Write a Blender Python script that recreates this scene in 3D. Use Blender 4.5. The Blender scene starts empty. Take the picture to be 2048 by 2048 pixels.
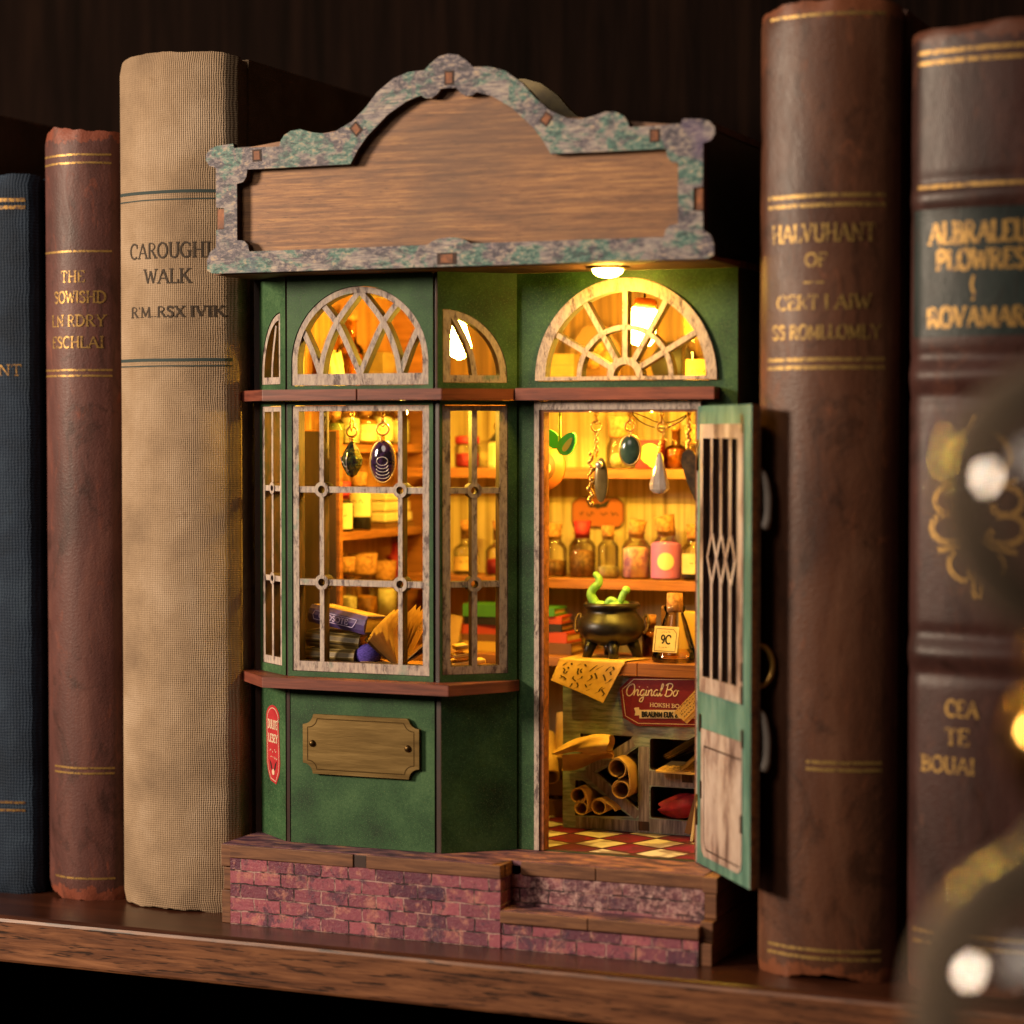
import bpy, bmesh, math, random
from mathutils import Vector, Matrix
from mathutils.geometry import tessellate_polygon
R = math.radians
random.seed(7)
S = 0.001                       # every builder works in millimetres, the scene is in metres
scene = bpy.context.scene
COL = scene.collection

# ------------------------------------------------------------------ camera
cam_d = bpy.data.cameras.new('camera'); cam = bpy.data.objects.new('camera', cam_d); COL.objects.link(cam)
cam.location = (0.3508, -0.6182, 0.1502)
cam.rotation_euler = (R(90 - 1.9), 0, R(22.5))
cam_d.lens = 81.0; cam_d.sensor_width = 36.0; cam_d.clip_start = 0.02; cam_d.clip_end = 20
cam_d.dof.use_dof = True; cam_d.dof.focus_distance = 0.712; cam_d.dof.aperture_fstop = 7.2
scene.camera = cam
# ------------------------------------------------------------------ world, exposure
world = bpy.data.worlds.new('World'); scene.world = world; world.use_nodes = True
bg = world.node_tree.nodes['Background']; bg.inputs['Color'].default_value = (1.0, 0.62, 0.38, 1); bg.inputs['Strength'].default_value = 0.02
vs = scene.view_settings; vs.view_transform = 'Standard'; vs.look = 'None'; vs.exposure = 0; vs.gamma = 1
try: vs.use_curve_mapping = False
except Exception: pass
cy = scene.cycles
cy.use_denoising = True; cy.max_bounces = 8; cy.diffuse_bounces = 4; cy.glossy_bounces = 3; cy.transmission_bounces = 4
cy.transparent_max_bounces = 24; cy.caustics_reflective = False; cy.caustics_refractive = False; cy.sample_clamp_indirect = 4
# ------------------------------------------------------------------ large lamps
def area_lamp(name, loc, target, size, power, colour):
    l = bpy.data.lights.new(name, 'AREA'); l.energy = power; l.color = colour; l.shape = 'DISK'
    l.size = size * S
    o = bpy.data.objects.new(name, l); COL.objects.link(o)
    o.location = Vector(loc) * S
    o.rotation_euler = (Vector(target) - Vector(loc)).to_track_quat('-Z', 'Y').to_euler()
    return o
area_lamp('key_lamp', (-620, -555, 350), (70, 10, 120), 190, 11.5, (1.0, 0.78, 0.57))
area_lamp('front_lamp', (-190, -900, 620), (80, 10, 120), 400, 2.3, (1.0, 0.84, 0.68))

# ------------------------------------------------------------------ mesh builder
class MB:
    def __init__(s): s.v = []; s.f = []; s.m = []; s.s = []
    def add(s, vs_, fs, m=0, smooth=False):
        b = len(s.v); s.v += [tuple(p) for p in vs_]
        for f in fs: s.f.append([b + i for i in f]); s.m.append(m); s.s.append(smooth)
    def box(s, x0, x1, y0, y1, z0, z1, m=0):
        s.add([(x, y, z) for x in (x0, x1) for y in (y0, y1) for z in (z0, z1)],
              [(0, 1, 3, 2), (4, 6, 7, 5), (0, 4, 5, 1), (2, 3, 7, 6), (0, 2, 6, 4), (1, 5, 7, 3)], m)
        return s
    def ext(s, loops, mp, d0, d1, mf=0, ms=1, mb=None):
        """extrude a 2-D outline (first loop) with holes (other loops) from depth d0 (front) to d1"""
        flat = [p for l in loops for p in l]; n = len(flat)
        tris = tessellate_polygon([[Vector((p[0], p[1], 0)) for p in l] for l in loops])
        s.add([mp(u, v, d0) for u, v in flat], [tuple(t) for t in tris], mf)
        s.add([mp(u, v, d1) for u, v in flat], [tuple(t) for t in tris], mf if mb is None else mb)
        for l in loops:
            k = len(l)
            vs_ = [mp(u, v, d0) for u, v in l] + [mp(u, v, d1) for u, v in l]
            s.add(vs_, [(i, (i + 1) % k, k + (i + 1) % k, k + i) for i in range(k)], ms)
        return s
    def tube(s, pts, r, n=8, m=0, closed=False, smooth=True):
        pts = [Vector(p) for p in pts]; k = len(pts)
        rs = r if isinstance(r, (list, tuple)) else [r] * k
        vs_ = []; prev = None
        for i, p in enumerate(pts):
            a = pts[(i - 1) % k] if (closed or i > 0) else p
            b = pts[(i + 1) % k] if (closed or i < k - 1) else p
            t = (b - a)
            if t.length < 1e-9: t = Vector((0, 0, 1))
            t.normalize()
            if prev is None:
                u = t.cross(Vector((0, 0, 1)))
                if u.length < .05: u = t.cross(Vector((0, 1, 0)))
            else: u = prev - t * prev.dot(t)
            if u.length < 1e-6: u = t.cross(Vector((1, 0, 0)))
            u.normalize(); prev = u; w = t.cross(u)
            for j in range(n):
                an = 2 * math.pi * j / n
                vs_.append(p + (u * math.cos(an) + w * math.sin(an)) * rs[i])
        fs = []
        for i in range(k if closed else k - 1):
            a = i * n; b = ((i + 1) % k) * n
            for j in range(n): fs.append((a + j, a + (j + 1) % n, b + (j + 1) % n, b + j))
        if not closed: fs += [tuple(range(n)), tuple(range((k - 1) * n, k * n))]
        s.add(vs_, fs, m, smooth); return s
    def lathe(s, prof, n=24, m=0, c=(0, 0, 0), smooth=True, cap=True):
        vs_ = []; fs = []
        for r, z in prof:
            for j in range(n):
                a = 2 * math.pi * j / n; vs_.append((c[0] + r * math.cos(a), c[1] + r * math.sin(a), c[2] + z))
        for i in range(len(prof) - 1):
            for j in range(n): fs.append((i * n + j, i * n + (j + 1) % n, (i + 1) * n + (j + 1) % n, (i + 1) * n + j))
        if cap:
            fs.append(tuple(range(n))); fs.append(tuple(range((len(prof) - 1) * n, len(prof) * n)))
        s.add(vs_, fs, m, smooth); return s
    def ball(s, c, r, n=12, m=0, sc=(1, 1, 1)):
        k = n // 2 + 1
        vs_ = []; fs = []
        for i in range(k + 1):
            th = math.pi * i / k
            for j in range(n):
                a = 2 * math.pi * j / n
                vs_.append((c[0] + sc[0] * r * math.sin(th) * math.cos(a), c[1] + sc[1] * r * math.sin(th) * math.sin(a), c[2] + sc[2] * r * math.cos(th)))
        for i in range(k):
            for j in range(n): fs.append((i * n + j, i * n + (j + 1) % n, (i + 1) * n + (j + 1) % n, (i + 1) * n + j))
        s.add(vs_, fs, m, True); return s
    def grid(s, fn, nu, nv, m=0, smooth=True):
        vs_ = [fn(i / nu, j / nv) for j in range(nv + 1) for i in range(nu + 1)]
        fs = [(j * (nu + 1) + i, j * (nu + 1) + i + 1, (j + 1) * (nu + 1) + i + 1, (j + 1) * (nu + 1) + i) for j in range(nv) for i in range(nu)]
        s.add(vs_, fs, m, smooth); return s
    def ribbon(s, pts, w, mp, m=0, step=0.7):
        """flat stroke of width w along 2-D points, laid on the surface mp(u, v)"""
        q = []
        for a, b in zip(pts[:-1], pts[1:]):
            L = math.hypot(b[0] - a[0], b[1] - a[1]); k = max(1, int(L / step))
            q += [(a[0] + (b[0] - a[0]) * i / k, a[1] + (b[1] - a[1]) * i / k) for i in range(k)]
        q.append(pts[-1]); vs_ = []
        for i, p in enumerate(q):
            a = q[max(0, i - 1)]; b = q[min(len(q) - 1, i + 1)]
            dx, dy = b[0] - a[0], b[1] - a[1]; L = math.hypot(dx, dy) or 1
            nx, ny = -dy / L * w / 2, dx / L * w / 2
            vs_ += [mp(p[0] + nx, p[1] + ny), mp(p[0] - nx, p[1] - ny)]
        s.add(vs_, [(2 * i, 2 * i + 1, 2 * i + 3, 2 * i + 2) for i in range(len(q) - 1)], m); return s
    def tf(s, fn): s.v = [tuple(fn(*p)) for p in s.v]; return s
    def rot(s, axis, ang, c=(0, 0, 0)):
        M = Matrix.Rotation(ang, 3, axis); c = Vector(c)
        s.v = [tuple(M @ (Vector(p) - c) + c) for p in s.v]; return s

def link_mesh(name, mb, mats, parent=None, bevel=0, recalc=True, bmat=-1):
    me = bpy.data.meshes.new(name)
    me.from_pydata([(x * S, y * S, z * S) for x, y, z in mb.v], [], mb.f)
    for mt in (mats if isinstance(mats, (list, tuple)) else [mats]): me.materials.append(mt)
    me.polygons.foreach_set('material_index', mb.m); me.polygons.foreach_set('use_smooth', mb.s)
    bm = bmesh.new(); bm.from_mesh(me)
    if recalc: bmesh.ops.recalc_face_normals(bm, faces=bm.faces)
    if bevel:
        ed = [e for e in bm.edges if len(e.link_faces) == 2 and e.calc_face_angle(0) > 0.6]
        bmesh.ops.bevel(bm, geom=ed, offset=bevel * S, segments=2, profile=0.5, affect='EDGES', clamp_overlap=True, material=bmat)
    bm.to_mesh(me); bm.free(); me.update()
    o = bpy.data.objects.new(name, me); COL.objects.link(o)
    if parent is not None: o.parent = parent
    return o
def tag(o, label, cat, group=None):
    o['label'] = label; o['category'] = cat
    if group: o['group'] = group
    return o
def thing(name, label, cat, loc=(0, 0, 0), rotz=0, group=None):
    o = bpy.data.objects.new(name, None); COL.objects.link(o); o.empty_display_size = .005
    o.location = Vector(loc) * S; o.rotation_euler = (0, 0, rotz)
    return tag(o, label, cat, group)
def part(name, mb, mats, parent, bevel=0, label=None, bmat=-1):
    o = link_mesh(name, mb, mats, parent, bevel, True, bmat)
    if label: o['label'] = label
    return o
def solo(name, mb, mats, label, cat, loc=(0, 0, 0), rotz=0, group=None, bevel=0):
    o = link_mesh(name, mb, mats, None, bevel); o.location = Vector(loc) * S; o.rotation_euler = (0, 0, rotz)
    return tag(o, label, cat, group)
def structure(name, mb, mats, bevel=0):
    o = link_mesh(name, mb, mats, None, bevel); o['kind'] = 'structure'; return o
XZ = lambda u, v, d: (u, d, v)
def facet(P0, dr):
    nx, ny = dr[1], -dr[0]                  # outward normal is -(nx,ny) chosen so that +d goes inwards
    return lambda u, v, d: (P0[0] + dr[0] * u + (-nx) * d, P0[1] + dr[1] * u + (-ny) * d, v)
def arc(cx, cz, rx, rz, a0, a1, n=24): return [(cx + rx * math.cos(R(a0 + (a1 - a0) * i / n)), cz + rz * math.sin(R(a0 + (a1 - a0) * i / n))) for i in range(n + 1)]
def circ(cx, cz, r, n=20): return arc(cx, cz, r, r, 0, 360, n)[:-1]
def rect(x0, z0, x1, z1): return [(x0, z0), (x1, z0), (x1, z1), (x0, z1)]
def stroke_poly(pts, w):
    L = []; Rr = []
    for i, p in enumerate(pts):
        a = pts[max(0, i - 1)]; b = pts[min(len(pts) - 1, i + 1)]
        dx, dy = b[0] - a[0], b[1] - a[1]; l = math.hypot(dx, dy) or 1
        L.append((p[0] - dy / l * w / 2, p[1] + dx / l * w / 2)); Rr.append((p[0] + dy / l * w / 2, p[1] - dx / l * w / 2))
    return L + Rr[::-1]
def smooth_path(pts, k=6):
    out = []
    n = len(pts)
    for i in range(n - 1):
        p0, p1, p2, p3 = pts[max(0, i - 1)], pts[i], pts[i + 1], pts[min(n - 1, i + 2)]
        for j in range(k):
            t = j / k
            out.append(tuple(0.5 * (2 * b + (c - a) * t + (2 * a - 5 * b + 4 * c - d) * t * t + (3 * b - a - 3 * c + d) * t ** 3) for a, b, c, d in zip(p0, p1, p2, p3)))
    out.append(tuple(pts[-1])); return out

# ------------------------------------------------------------------ materials
def hexc(h):
    h = h.lstrip('#'); c = [int(h[i:i + 2], 16) / 255 for i in (0, 2, 4)]
    return tuple((x / 12.92 if x <= .04045 else ((x + .055) / 1.055) ** 2.4) for x in c) + (1,)
class NT:
    def __init__(s, name):
        s.mat = bpy.data.materials.new(name); s.mat.use_nodes = True; s.t = s.mat.node_tree
        s.b = s.t.nodes['Principled BSDF']; s.out = s.t.nodes['Material Output']
    def n(s, typ, **kw):
        nd = s.t.nodes.new(typ)
        for k, v in kw.items():
            if k.startswith('_'): setattr(nd, k[1:], v); continue
            sock = nd.inputs[int(k[1:])] if (k[0] == 'i' and k[1:].isdigit()) else nd.inputs[k.replace('__', ' ')]
            if isinstance(v, bpy.types.NodeSocket): s.t.links.new(v, sock)
            else: sock.default_value = v
        return nd
    def link(s, a, b): s.t.links.new(a, b)
    def coord(s, stretch=(1, 1, 1), rot=(0, 0, 0)):
        tc = s.n('ShaderNodeTexCoord')
        mp = s.n('ShaderNodeMapping', Vector=tc.outputs['Object'], Scale=tuple(1000 * q for q in stretch), Rotation=rot)
        return mp.outputs[0]
    def noise(s, vec, scale, detail=5, rough=.55, dist=0):
        return s.n('ShaderNodeTexNoise', Vector=vec, Scale=scale, Detail=detail, Roughness=rough, Distortion=dist).outputs['Fac']
    def ramp(s, fac, stops, interp='LINEAR'):
        r = s.n('ShaderNodeValToRGB', Fac=fac); cr = r.color_ramp; cr.interpolation = interp
        while len(cr.elements) < len(stops): cr.elements.new(1.0)
        for e, (p, c) in zip(cr.elements, stops):
            e.position = p; e.color = hexc(c) if isinstance(c, str) else (c, c, c, 1)
        return r.outputs['Color']
    def mix(s, fac, a, b, blend='MIX'):
        nd = s.n('ShaderNodeMix', _data_type='RGBA', _blend_type=blend)
        for k, v in ((0, fac), (6, a), (7, b)):
            if isinstance(v, bpy.types.NodeSocket): s.t.links.new(v, nd.inputs[k])
            elif isinstance(v, str): nd.inputs[k].default_value = hexc(v)
            else: nd.inputs[k].default_value = v
        return nd.outputs[2]
    def math(s, op, a, b=0.0, clamp=False):
        return s.n('ShaderNodeMath', _operation=op, _use_clamp=clamp, i0=a, i1=b).outputs[0]
    def bump(s, h, strength=.3, dist=.3, normal=None):
        nd = s.n('ShaderNodeBump', Height=h, Strength=strength, Distance=dist * S)
        if normal is not None: s.link(normal, nd.inputs['Normal'])
        s.link(nd.outputs[0], s.b.inputs['Normal']); return nd.outputs[0]
    def done(s, col=None, rough=None, metal=0, spec=None):
        if col is not None:
            if isinstance(col, bpy.types.NodeSocket): s.link(col, s.b.inputs['Base Color'])
            else: s.b.inputs['Base Color'].default_value = hexc(col) if isinstance(col, str) else col
        if rough is not None:
            if isinstance(rough, bpy.types.NodeSocket): s.link(rough, s.b.inputs['Roughness'])
            else: s.b.inputs['Roughness'].default_value = rough
        s.b.inputs['Metallic'].default_value = metal
        if spec is not None: s.b.inputs['Specular IOR Level'].default_value = spec
        return s.mat
def simple(name, stops, scale=.3, stretch=(1, 1, 1), rough=.6, metal=0, bump=.15, bscale=1.5, detail=6, bdist=.2, spec=None, dist=0, interp='LINEAR'):
    n = NT(name); v = n.coord(stretch); f = n.noise(v, scale, detail, .6, dist)
    c = n.ramp(f, stops, interp)
    if bump: n.bump(n.noise(n.coord(stretch), bscale, 4), bump, bdist)
    return n.done(c, rough, metal, spec)
def plain(name, c, rough=.6, metal=0, spec=None):
    return simple(name, [(.3, c), (.7, c)], rough=rough, metal=metal, bump=.08, spec=spec) if False else NT(name).done(c, rough, metal, spec)
def emissive(name, col, strength):
    n = NT(name); n.b.inputs['Base Color'].default_value = hexc('#fff0d0')
    n.b.inputs['Emission Color'].default_value = (*col, 1); n.b.inputs['Emission Strength'].default_value = strength
    return n.mat
def glassy(name, tint=(1, 1, 1, 1), veil=0.0, veil_col=(.5, .5, .5, 1), rough=.02, ior=1.45, edge=1.0, rim=0.0):
    n = NT(name); t = n.t
    tr = n.n('ShaderNodeBsdfTransparent', Color=tint); gl = n.n('ShaderNodeBsdfGlossy', Roughness=rough)
    fr = n.n('ShaderNodeFresnel', IOR=ior)
    f = n.math('MULTIPLY', fr.outputs[0], edge, True)
    mx = n.n('ShaderNodeMixShader', i0=f, i1=tr.outputs[0], i2=gl.outputs[0]); sh = mx.outputs[0]
    if veil:
        df = n.n('ShaderNodeBsdfDiffuse', Color=veil_col)
        lw = n.n('ShaderNodeLayerWeight', Blend=.5); vf = n.math('ADD', n.math('MULTIPLY', n.math('POWER', lw.outputs['Facing'], 2.2), rim), veil, True)   # slightly dusty walls; the rim term paints in warm reflected light
        sh = n.n('ShaderNodeMixShader', i0=vf, i1=sh, i2=df.outputs[0]).outputs[0]
    n.link(sh, n.out.inputs['Surface']); return n.mat

def m_green(name='painted_green_board', dark='#18331b', mid='#2b502c', light='#476a40'):
    n = NT(name); v = n.coord()
    a = n.noise(v, .06, 4); b = n.noise(v, 1.1, 6, .7); c = n.noise(v, 3.2, 2)
    base = n.ramp(n.math('ADD', n.math('MULTIPLY', a, .6), n.math('MULTIPLY', b, .4)), [(.36, dark), (.5, mid), (.66, light)])
    col = n.mix(n.ramp(c, [(.58, 0.0), (.72, .5)]), base, '#7f9465')
    n.bump(n.math('ADD', b, n.math('MULTIPLY', c, .8)), .35, .12)
    return n.done(col, n.ramp(b, [(.3, .5), (.7, .72)]), 0, .35)
def m_frame():
    n = NT('distressed_teal_and_cream_paint')
    fl = n.noise(n.coord((.62, 1, 1.25)), .72, 9, .78, .3); st = n.noise(n.coord((.22, 1, 2.0)), 1.1, 6, .72)
    pearl = n.ramp(st, [(.35, '#352e3c'), (.43, '#766c74'), (.53, '#a3968f'), (.66, '#cbb8a0')])
    teal = n.ramp(fl, [(.37, '#1d1825'), (.44, '#174741'), (.50, '#3a7568'), (.55, '#7f9189'), (.62, '#c4ab88')])
    dark = n.ramp(fl, [(.39, '#1a1420'), (.47, '#41374a'), (.54, '#85797c'), (.62, '#c2aa8f')])
    z1 = n.noise(n.coord((.8, 1, 1.2)), .085, 5, .65, .6); z2 = n.noise(n.coord((.9, 1, 1.1), (0, 0, 1.3)), .075, 5, .65, .8)
    c = n.mix(n.ramp(z1, [(.47, 0.0), (.52, 1.0)]), pearl, teal)
    c = n.mix(n.ramp(z2, [(.46, 0.0), (.53, 1.0)]), c, dark)
    c = n.mix(n.ramp(n.noise(n.coord(), .045, 3), [(.60, 0.0), (.68, .5)]), c, '#5a3f72')
    n.bump(n.math('ADD', fl, st), .6, .25)
    return n.done(c, n.ramp(fl, [(.35, .36), (.65, .6)]))
def m_plank():
    n = NT('brown_plank_wood'); f = n.noise(n.coord((.05, 1, 1.5)), .62, 9, .74, .5)
    c = n.ramp(f, [(.30, '#5f3d25'), (.42, '#7d5335'), (.50, '#946540'), (.58, '#b07c4b'), (.68, '#c8955a')])
    fine = n.noise(n.coord((.07, 1, 1.9)), 2.1, 5, .75)
    c = n.mix(n.ramp(fine, [(.38, .5), (.48, 0.0)]), c, '#5a3a26')
    c = n.mix(n.ramp(fine, [(.56, 0.0), (.66, .4)]), c, '#cf9f66')
    po = n.noise(n.coord((.14, 1, 2.2)), 1.5, 3, .6)
    c = n.mix(n.ramp(po, [(.32, .8), (.37, 0.0)]), c, '#42291a')
    big = n.noise(n.coord((.5, 1, 1)), .04, 4, .6, .4)
    c = n.mix(n.ramp(big, [(.42, .5), (.56, 0.0)]), c, '#5f4436')
    n.bump(fine, .3, .15); return n.done(c, .55)
def m_pale():
    n = NT('weathered_pale_paint'); f = n.noise(n.coord((1, 1, .32)), 1.1, 5, .7)
    c = n.ramp(f, [(.30, '#77635c'), (.42, '#a5938a'), (.52, '#baa798'), (.66, '#c8b6a3')])
    g = n.noise(n.coord((1.2, 1.2, .45)), .3, 6, .75, .3)
    c = n.mix(n.ramp(g, [(.38, .85), (.47, 0.0)]), c, '#4d3a3c')
    c = n.mix(n.ramp(n.noise(n.coord((1.4, 1.4, .35)), .9, 5, .7), [(.63, 0.0), (.74, .4)]), c, '#6d5658')
    c = n.mix(n.ramp(n.noise(n.coord(), .12, 3), [(.64, 0.0), (.72, .6)]), c, '#6a9080')
    n.bump(f, .35, .15); return n.done(c, .66)
def m_brick(name='painted_purple_red_brick', worn=False):
    n = NT(name); tc = n.coord()
    dn = n.n('ShaderNodeTexNoise', Vector=tc, Scale=.26, Detail=3)
    off = n.n('ShaderNodeVectorMath', _operation='SUBTRACT', i0=dn.outputs['Color'], i1=(.5, .5, .5))
    off2 = n.n('ShaderNodeVectorMath', _operation='SCALE', i0=off.outputs[0]); off2.inputs['Scale'].default_value = 1.0
    v = n.n('ShaderNodeVectorMath', _operation='ADD', i0=tc, i1=off2.outputs[0])
    sp = n.n('ShaderNodeSeparateXYZ', Vector=v.outputs[0])
    ax = n.math('ADD', sp.outputs[0], n.math('MULTIPLY', sp.outputs[1], .9))
    cb = n.n('ShaderNodeCombineXYZ', X=ax, Y=sp.outputs[2])
    def brick(c1, c2, mo, ms):
        br = n.n('ShaderNodeTexBrick', Vector=cb.outputs[0], Scale=1.0, Color1=hexc(c1), Color2=hexc(c2), Mortar=hexc(mo))
        br.inputs['Mortar Size'].default_value = ms; br.inputs['Mortar Smooth'].default_value = .25
        br.inputs['Brick Width'].default_value = 9.2; br.inputs['Row Height'].default_value = 4.15; br.inputs['Bias'].default_value = 0.0
        return br
    br = brick('#a85664', '#5a2840', '#b58c86', .26)
    c = br.outputs['Color']; a = n.noise(tc, .17, 7, .7); b = n.noise(tc, .75, 7, .75)
    c = n.mix(n.ramp(a, [(.53, 0.0), (.62, .6)]), c, '#cf8c78')
    c = n.mix(n.ramp(n.noise(tc, .12, 6, .7, .5), [(.54, 0.0), (.62, .75)]), c, '#3f2440')
    c = n.mix(n.ramp(b, [(.36, .7), (.43, 0.0)]), c, '#3a1f26')
    c = n.mix(n.ramp(b, [(.56, 0.0), (.66, .55)]), c, '#d39a86')
    if worn:
        w_ = n.noise(tc, .55, 6, .75); c = n.mix(n.ramp(n.noise(tc, .07, 4), [(.42, .9), (.56, .25)]), c, n.ramp(w_, [(.36, '#2a1820'), (.47, '#6a444a'), (.54, '#a8807c'), (.64, '#d0aca4')]))
    dark = n.ramp(n.noise(tc, .2, 4), [(.44, 0.0), (.54, 1.0)])
    c = n.mix(n.math('MULTIPLY', br.outputs['Fac'], dark), c, '#33191f')
    n.bump(n.math('ADD', n.math('MULTIPLY', br.outputs['Fac'], -1.2), n.math('MULTIPLY', b, 1.2)), .8, .35)
    return n.done(c, .42)
def m_wood(name, stops, grain=(.05, 1, 1), scale=.9, rough=.5, pores=None, bump=.25, spec=None):
    n = NT(name); v = n.coord(grain); f = n.noise(v, scale, 7, .65, .5); c = n.ramp(f, stops)
    if pores:
        p = n.noise(n.coord((grain[0] * 1.6, grain[1] * 1.6, grain[2] * 1.6)), scale * 1.3, 3, .6, .3)
        c = n.mix(n.ramp(p, [(.36, .85), (.44, 0.0)]), c, pores)
        n.bump(p, bump, .2)
    else: n.bump(f, bump, .15)
    return n.done(c, rough, 0, spec)
def m_cloth(name, stops, weave=1.25, stain='#6e5233', rough=.85, amt=.5, zr=None, wear='#8d6f4c'):
    n = NT(name); v = n.coord(); f = n.noise(v, .035, 5, .6); c = n.ramp(f, stops)
    sp = n.n('ShaderNodeSeparateXYZ', Vector=v)
    wob = n.math('MULTIPLY', n.noise(v, .16, 4), 9.0)
    k = 2 * math.pi * weave / 1.0
    sx = n.math('SINE', n.math('ADD', n.math('MULTIPLY', sp.outputs[0], k), wob)); sz = n.math('SINE', n.math('ADD', n.math('MULTIPLY', sp.outputs[2], k), wob))
    h = n.math('ADD', n.math('MULTIPLY', n.math('ADD', sx, sz), .55), n.math('MULTIPLY', n.noise(v, 1.2, 3), 1.2))
    c = n.mix(n.ramp(n.math('MULTIPLY', n.math('ADD', h, .6), .45), [(.0, .55 * amt), (.6, 0.0)]), c, stain)
    c = n.mix(n.ramp(n.noise(v, .07, 6, .7, .8), [(.62, 0.0), (.75, .6)]), c, stain)
    c = n.mix(n.ramp(n.noise(n.coord((1, 1, .25)), .05, 3), [(.56, 0.0), (.72, .35)]), c, wear)
    n.bump(h, min(1, .9 * amt), .3); return n.done(c, rough, 0, .25)
def m_leather(name, stops, z0, z1, wear='#8a4f34', rough=(.38, .6), scale=.03, bump=.3):
    n = NT(name); v = n.coord(); a = n.noise(n.coord((1, 1, .4)), scale, 6, .62, .6); c = n.ramp(a, stops)
    sp = n.n('ShaderNodeSeparateXYZ', Vector=v)
    nz = n.math('MULTIPLY', n.noise(v, .22, 5, .7), 14)
    lo = n.math('LESS_THAN', n.math('ADD', sp.outputs[2], nz), z0 + 10.5); hi = n.math('GREATER_THAN', n.math('SUBTRACT', sp.outputs[2], nz), z1 - 10.5)
    c = n.mix(n.math('MULTIPLY', n.math('ADD', lo, hi, True), .7), c, wear)
    cr = n.noise(n.coord((1, 1, .35)), .16, 5, .7, 1.2)
    c = n.mix(n.ramp(cr, [(.60, 0.0), (.70, .5)]), c, wear)
    stv = n.noise(n.coord((1, 1, .22)), .3, 6, .75, 1.2)
    c = n.mix(n.ramp(stv, [(.57, 0.0), (.70, .3)]), c, wear); c = n.mix(n.ramp(stv, [(.32, .35), (.43, 0.0)]), c, '#1c100b')
    c = n.mix(n.ramp(n.noise(n.coord((1, 1, .7)), .05, 6, .75, 1.2), [(.36, .5), (.46, 0.0)]), c, '#20120c')
    c = n.mix(n.ramp(n.noise(v, .5, 6, .8, .4), [(.64, 0.0), (.70, .5)]), c, wear)
    vo = n.n('ShaderNodeTexVoronoi', Vector=v, Scale=1.5).outputs['Distance']
    n.bump(n.math('ADD', n.math('MULTIPLY', vo, .5), n.math('ADD', n.noise(v, .9, 5), n.math('MULTIPLY', n.noise(n.coord((1, 1, .3)), .12, 3), 2.2))), bump, .3)
    return n.done(c, n.ramp(cr, [(.3, rough[0]), (.7, rough[1])]), 0, .32)
def m_gold(name='worn_gilt', c1='#a98548', c2='#54371f', hole=.445, scale=.9):
    n = NT(name); v = n.coord(); f = n.noise(v, scale, 5, .7)
    k = n.ramp(f, [(hole - .06, 0.0), (hole + .06, 1.0)])
    n.link(n.mix(k, c2, c1), n.b.inputs['Base Color'])
    n.link(n.math('MULTIPLY', k, .6), n.b.inputs['Metallic']); n.b.inputs['Roughness'].default_value = .48
    return n.mat
def m_tiles():
    n = NT('red_and_cream_tiles'); v = n.coord((1, 1, 1), (0, 0, R(22.5)))
    ck = n.n('ShaderNodeTexChecker', Vector=v, Scale=1 / 12.5, Color1=hexc('#cfc6bd'), Color2=hexc('#74123c')).outputs['Color']
    c = n.mix(n.ramp(n.noise(v, .09, 2), [(.48, 0.0), (.56, .65)]), ck, '#4a2028')
    sp = n.n('ShaderNodeSeparateXYZ', Vector=v)
    def edge(o):
        fr = n.math('FRACT', n.math('MULTIPLY', o, 1 / 12.5)); return n.math('ABSOLUTE', n.math('SUBTRACT', fr, .5))
    e = n.math('MAXIMUM', edge(sp.outputs[0]), edge(sp.outputs[1]))
    c = n.mix(n.math('GREATER_THAN', e, .45), c, '#3b1519')
    return n.done(c, .5)
MAT = {}
MAT['green'] = m_green()
MAT['frame'] = m_frame(); MAT['plank'] = m_plank(); MAT['pale'] = m_pale(); MAT['brick'] = m_brick()
MAT['burnt'] = simple('laser_burnt_edge', [(.35, '#1e0f0a'), (.65, '#4b2a1a')], .6, (1, 1, .3), .7)
MAT['edge'] = simple('warm_plywood_edge', [(.3, '#5a3018'), (.5, '#8a4f28'), (.7, '#a86432')], .5, (1, 1, 1), .6)
MAT['post'] = simple('dark_brown_post', [(.35, '#1b0d0a'), (.65, '#35190f')], .3, (1, 1, .2), .5)
MAT['mahogany'] = m_wood('mahogany_board', [(.3, '#4d2219'), (.5, '#73392a'), (.7, '#8c4b37')], (.06, .06, 1), .9, .48)
MAT['plankedge'] = m_wood('dark_stained_edge', [(.3, '#4a2a1b'), (.5, '#744a30'), (.7, '#906240')], (.08, .08, 1), .8, .6)
MAT['platform'] = simple('stained_step_top', [(.3, '#26182a'), (.43, '#54364a'), (.53, '#815560'), (.66, '#a9785f')], .2, (.6, 1.4, 1), .6, bump=.3)
MAT['riser'] = m_brick('scuffed_brick_riser', True)
MAT['inner'] = m_wood('inner_board_wood', [(.3, '#7a4a24'), (.5, '#a06a38'), (.7, '#b9824a')], (1, 1, .05), .7, .6)
MAT['shelfwood'] = m_wood('small_shelf_wood', [(.3, '#6b3d1e'), (.5, '#93592d'), (.7, '#ab6c38')], (.06, .06, 1), .8, .55)
MAT['stripes'] = m_wood('striped_back_boards', [(.36, '#8a6f42'), (.45, '#b59a62'), (.55, '#d8c08a'), (.66, '#a88a55')], (1, 1, .02), .42, .7)
MAT['darkpanel'] = simple('dark_brown_panel', [(.35, '#2b1b17'), (.65, '#463029')], .2, (1, 1, .15), .6)
MAT['tiles'] = m_tiles()
MAT['brass'] = simple('brushed_antique_brass', [(.3, '#6e5733'), (.5, '#8f7446'), (.7, '#a88b58')], .25, (.12, 1, 1), .42, .85, .2, 1.2)
MAT['brassdark'] = plain('dark_brass', '#5a4526', .4, .9)
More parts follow.
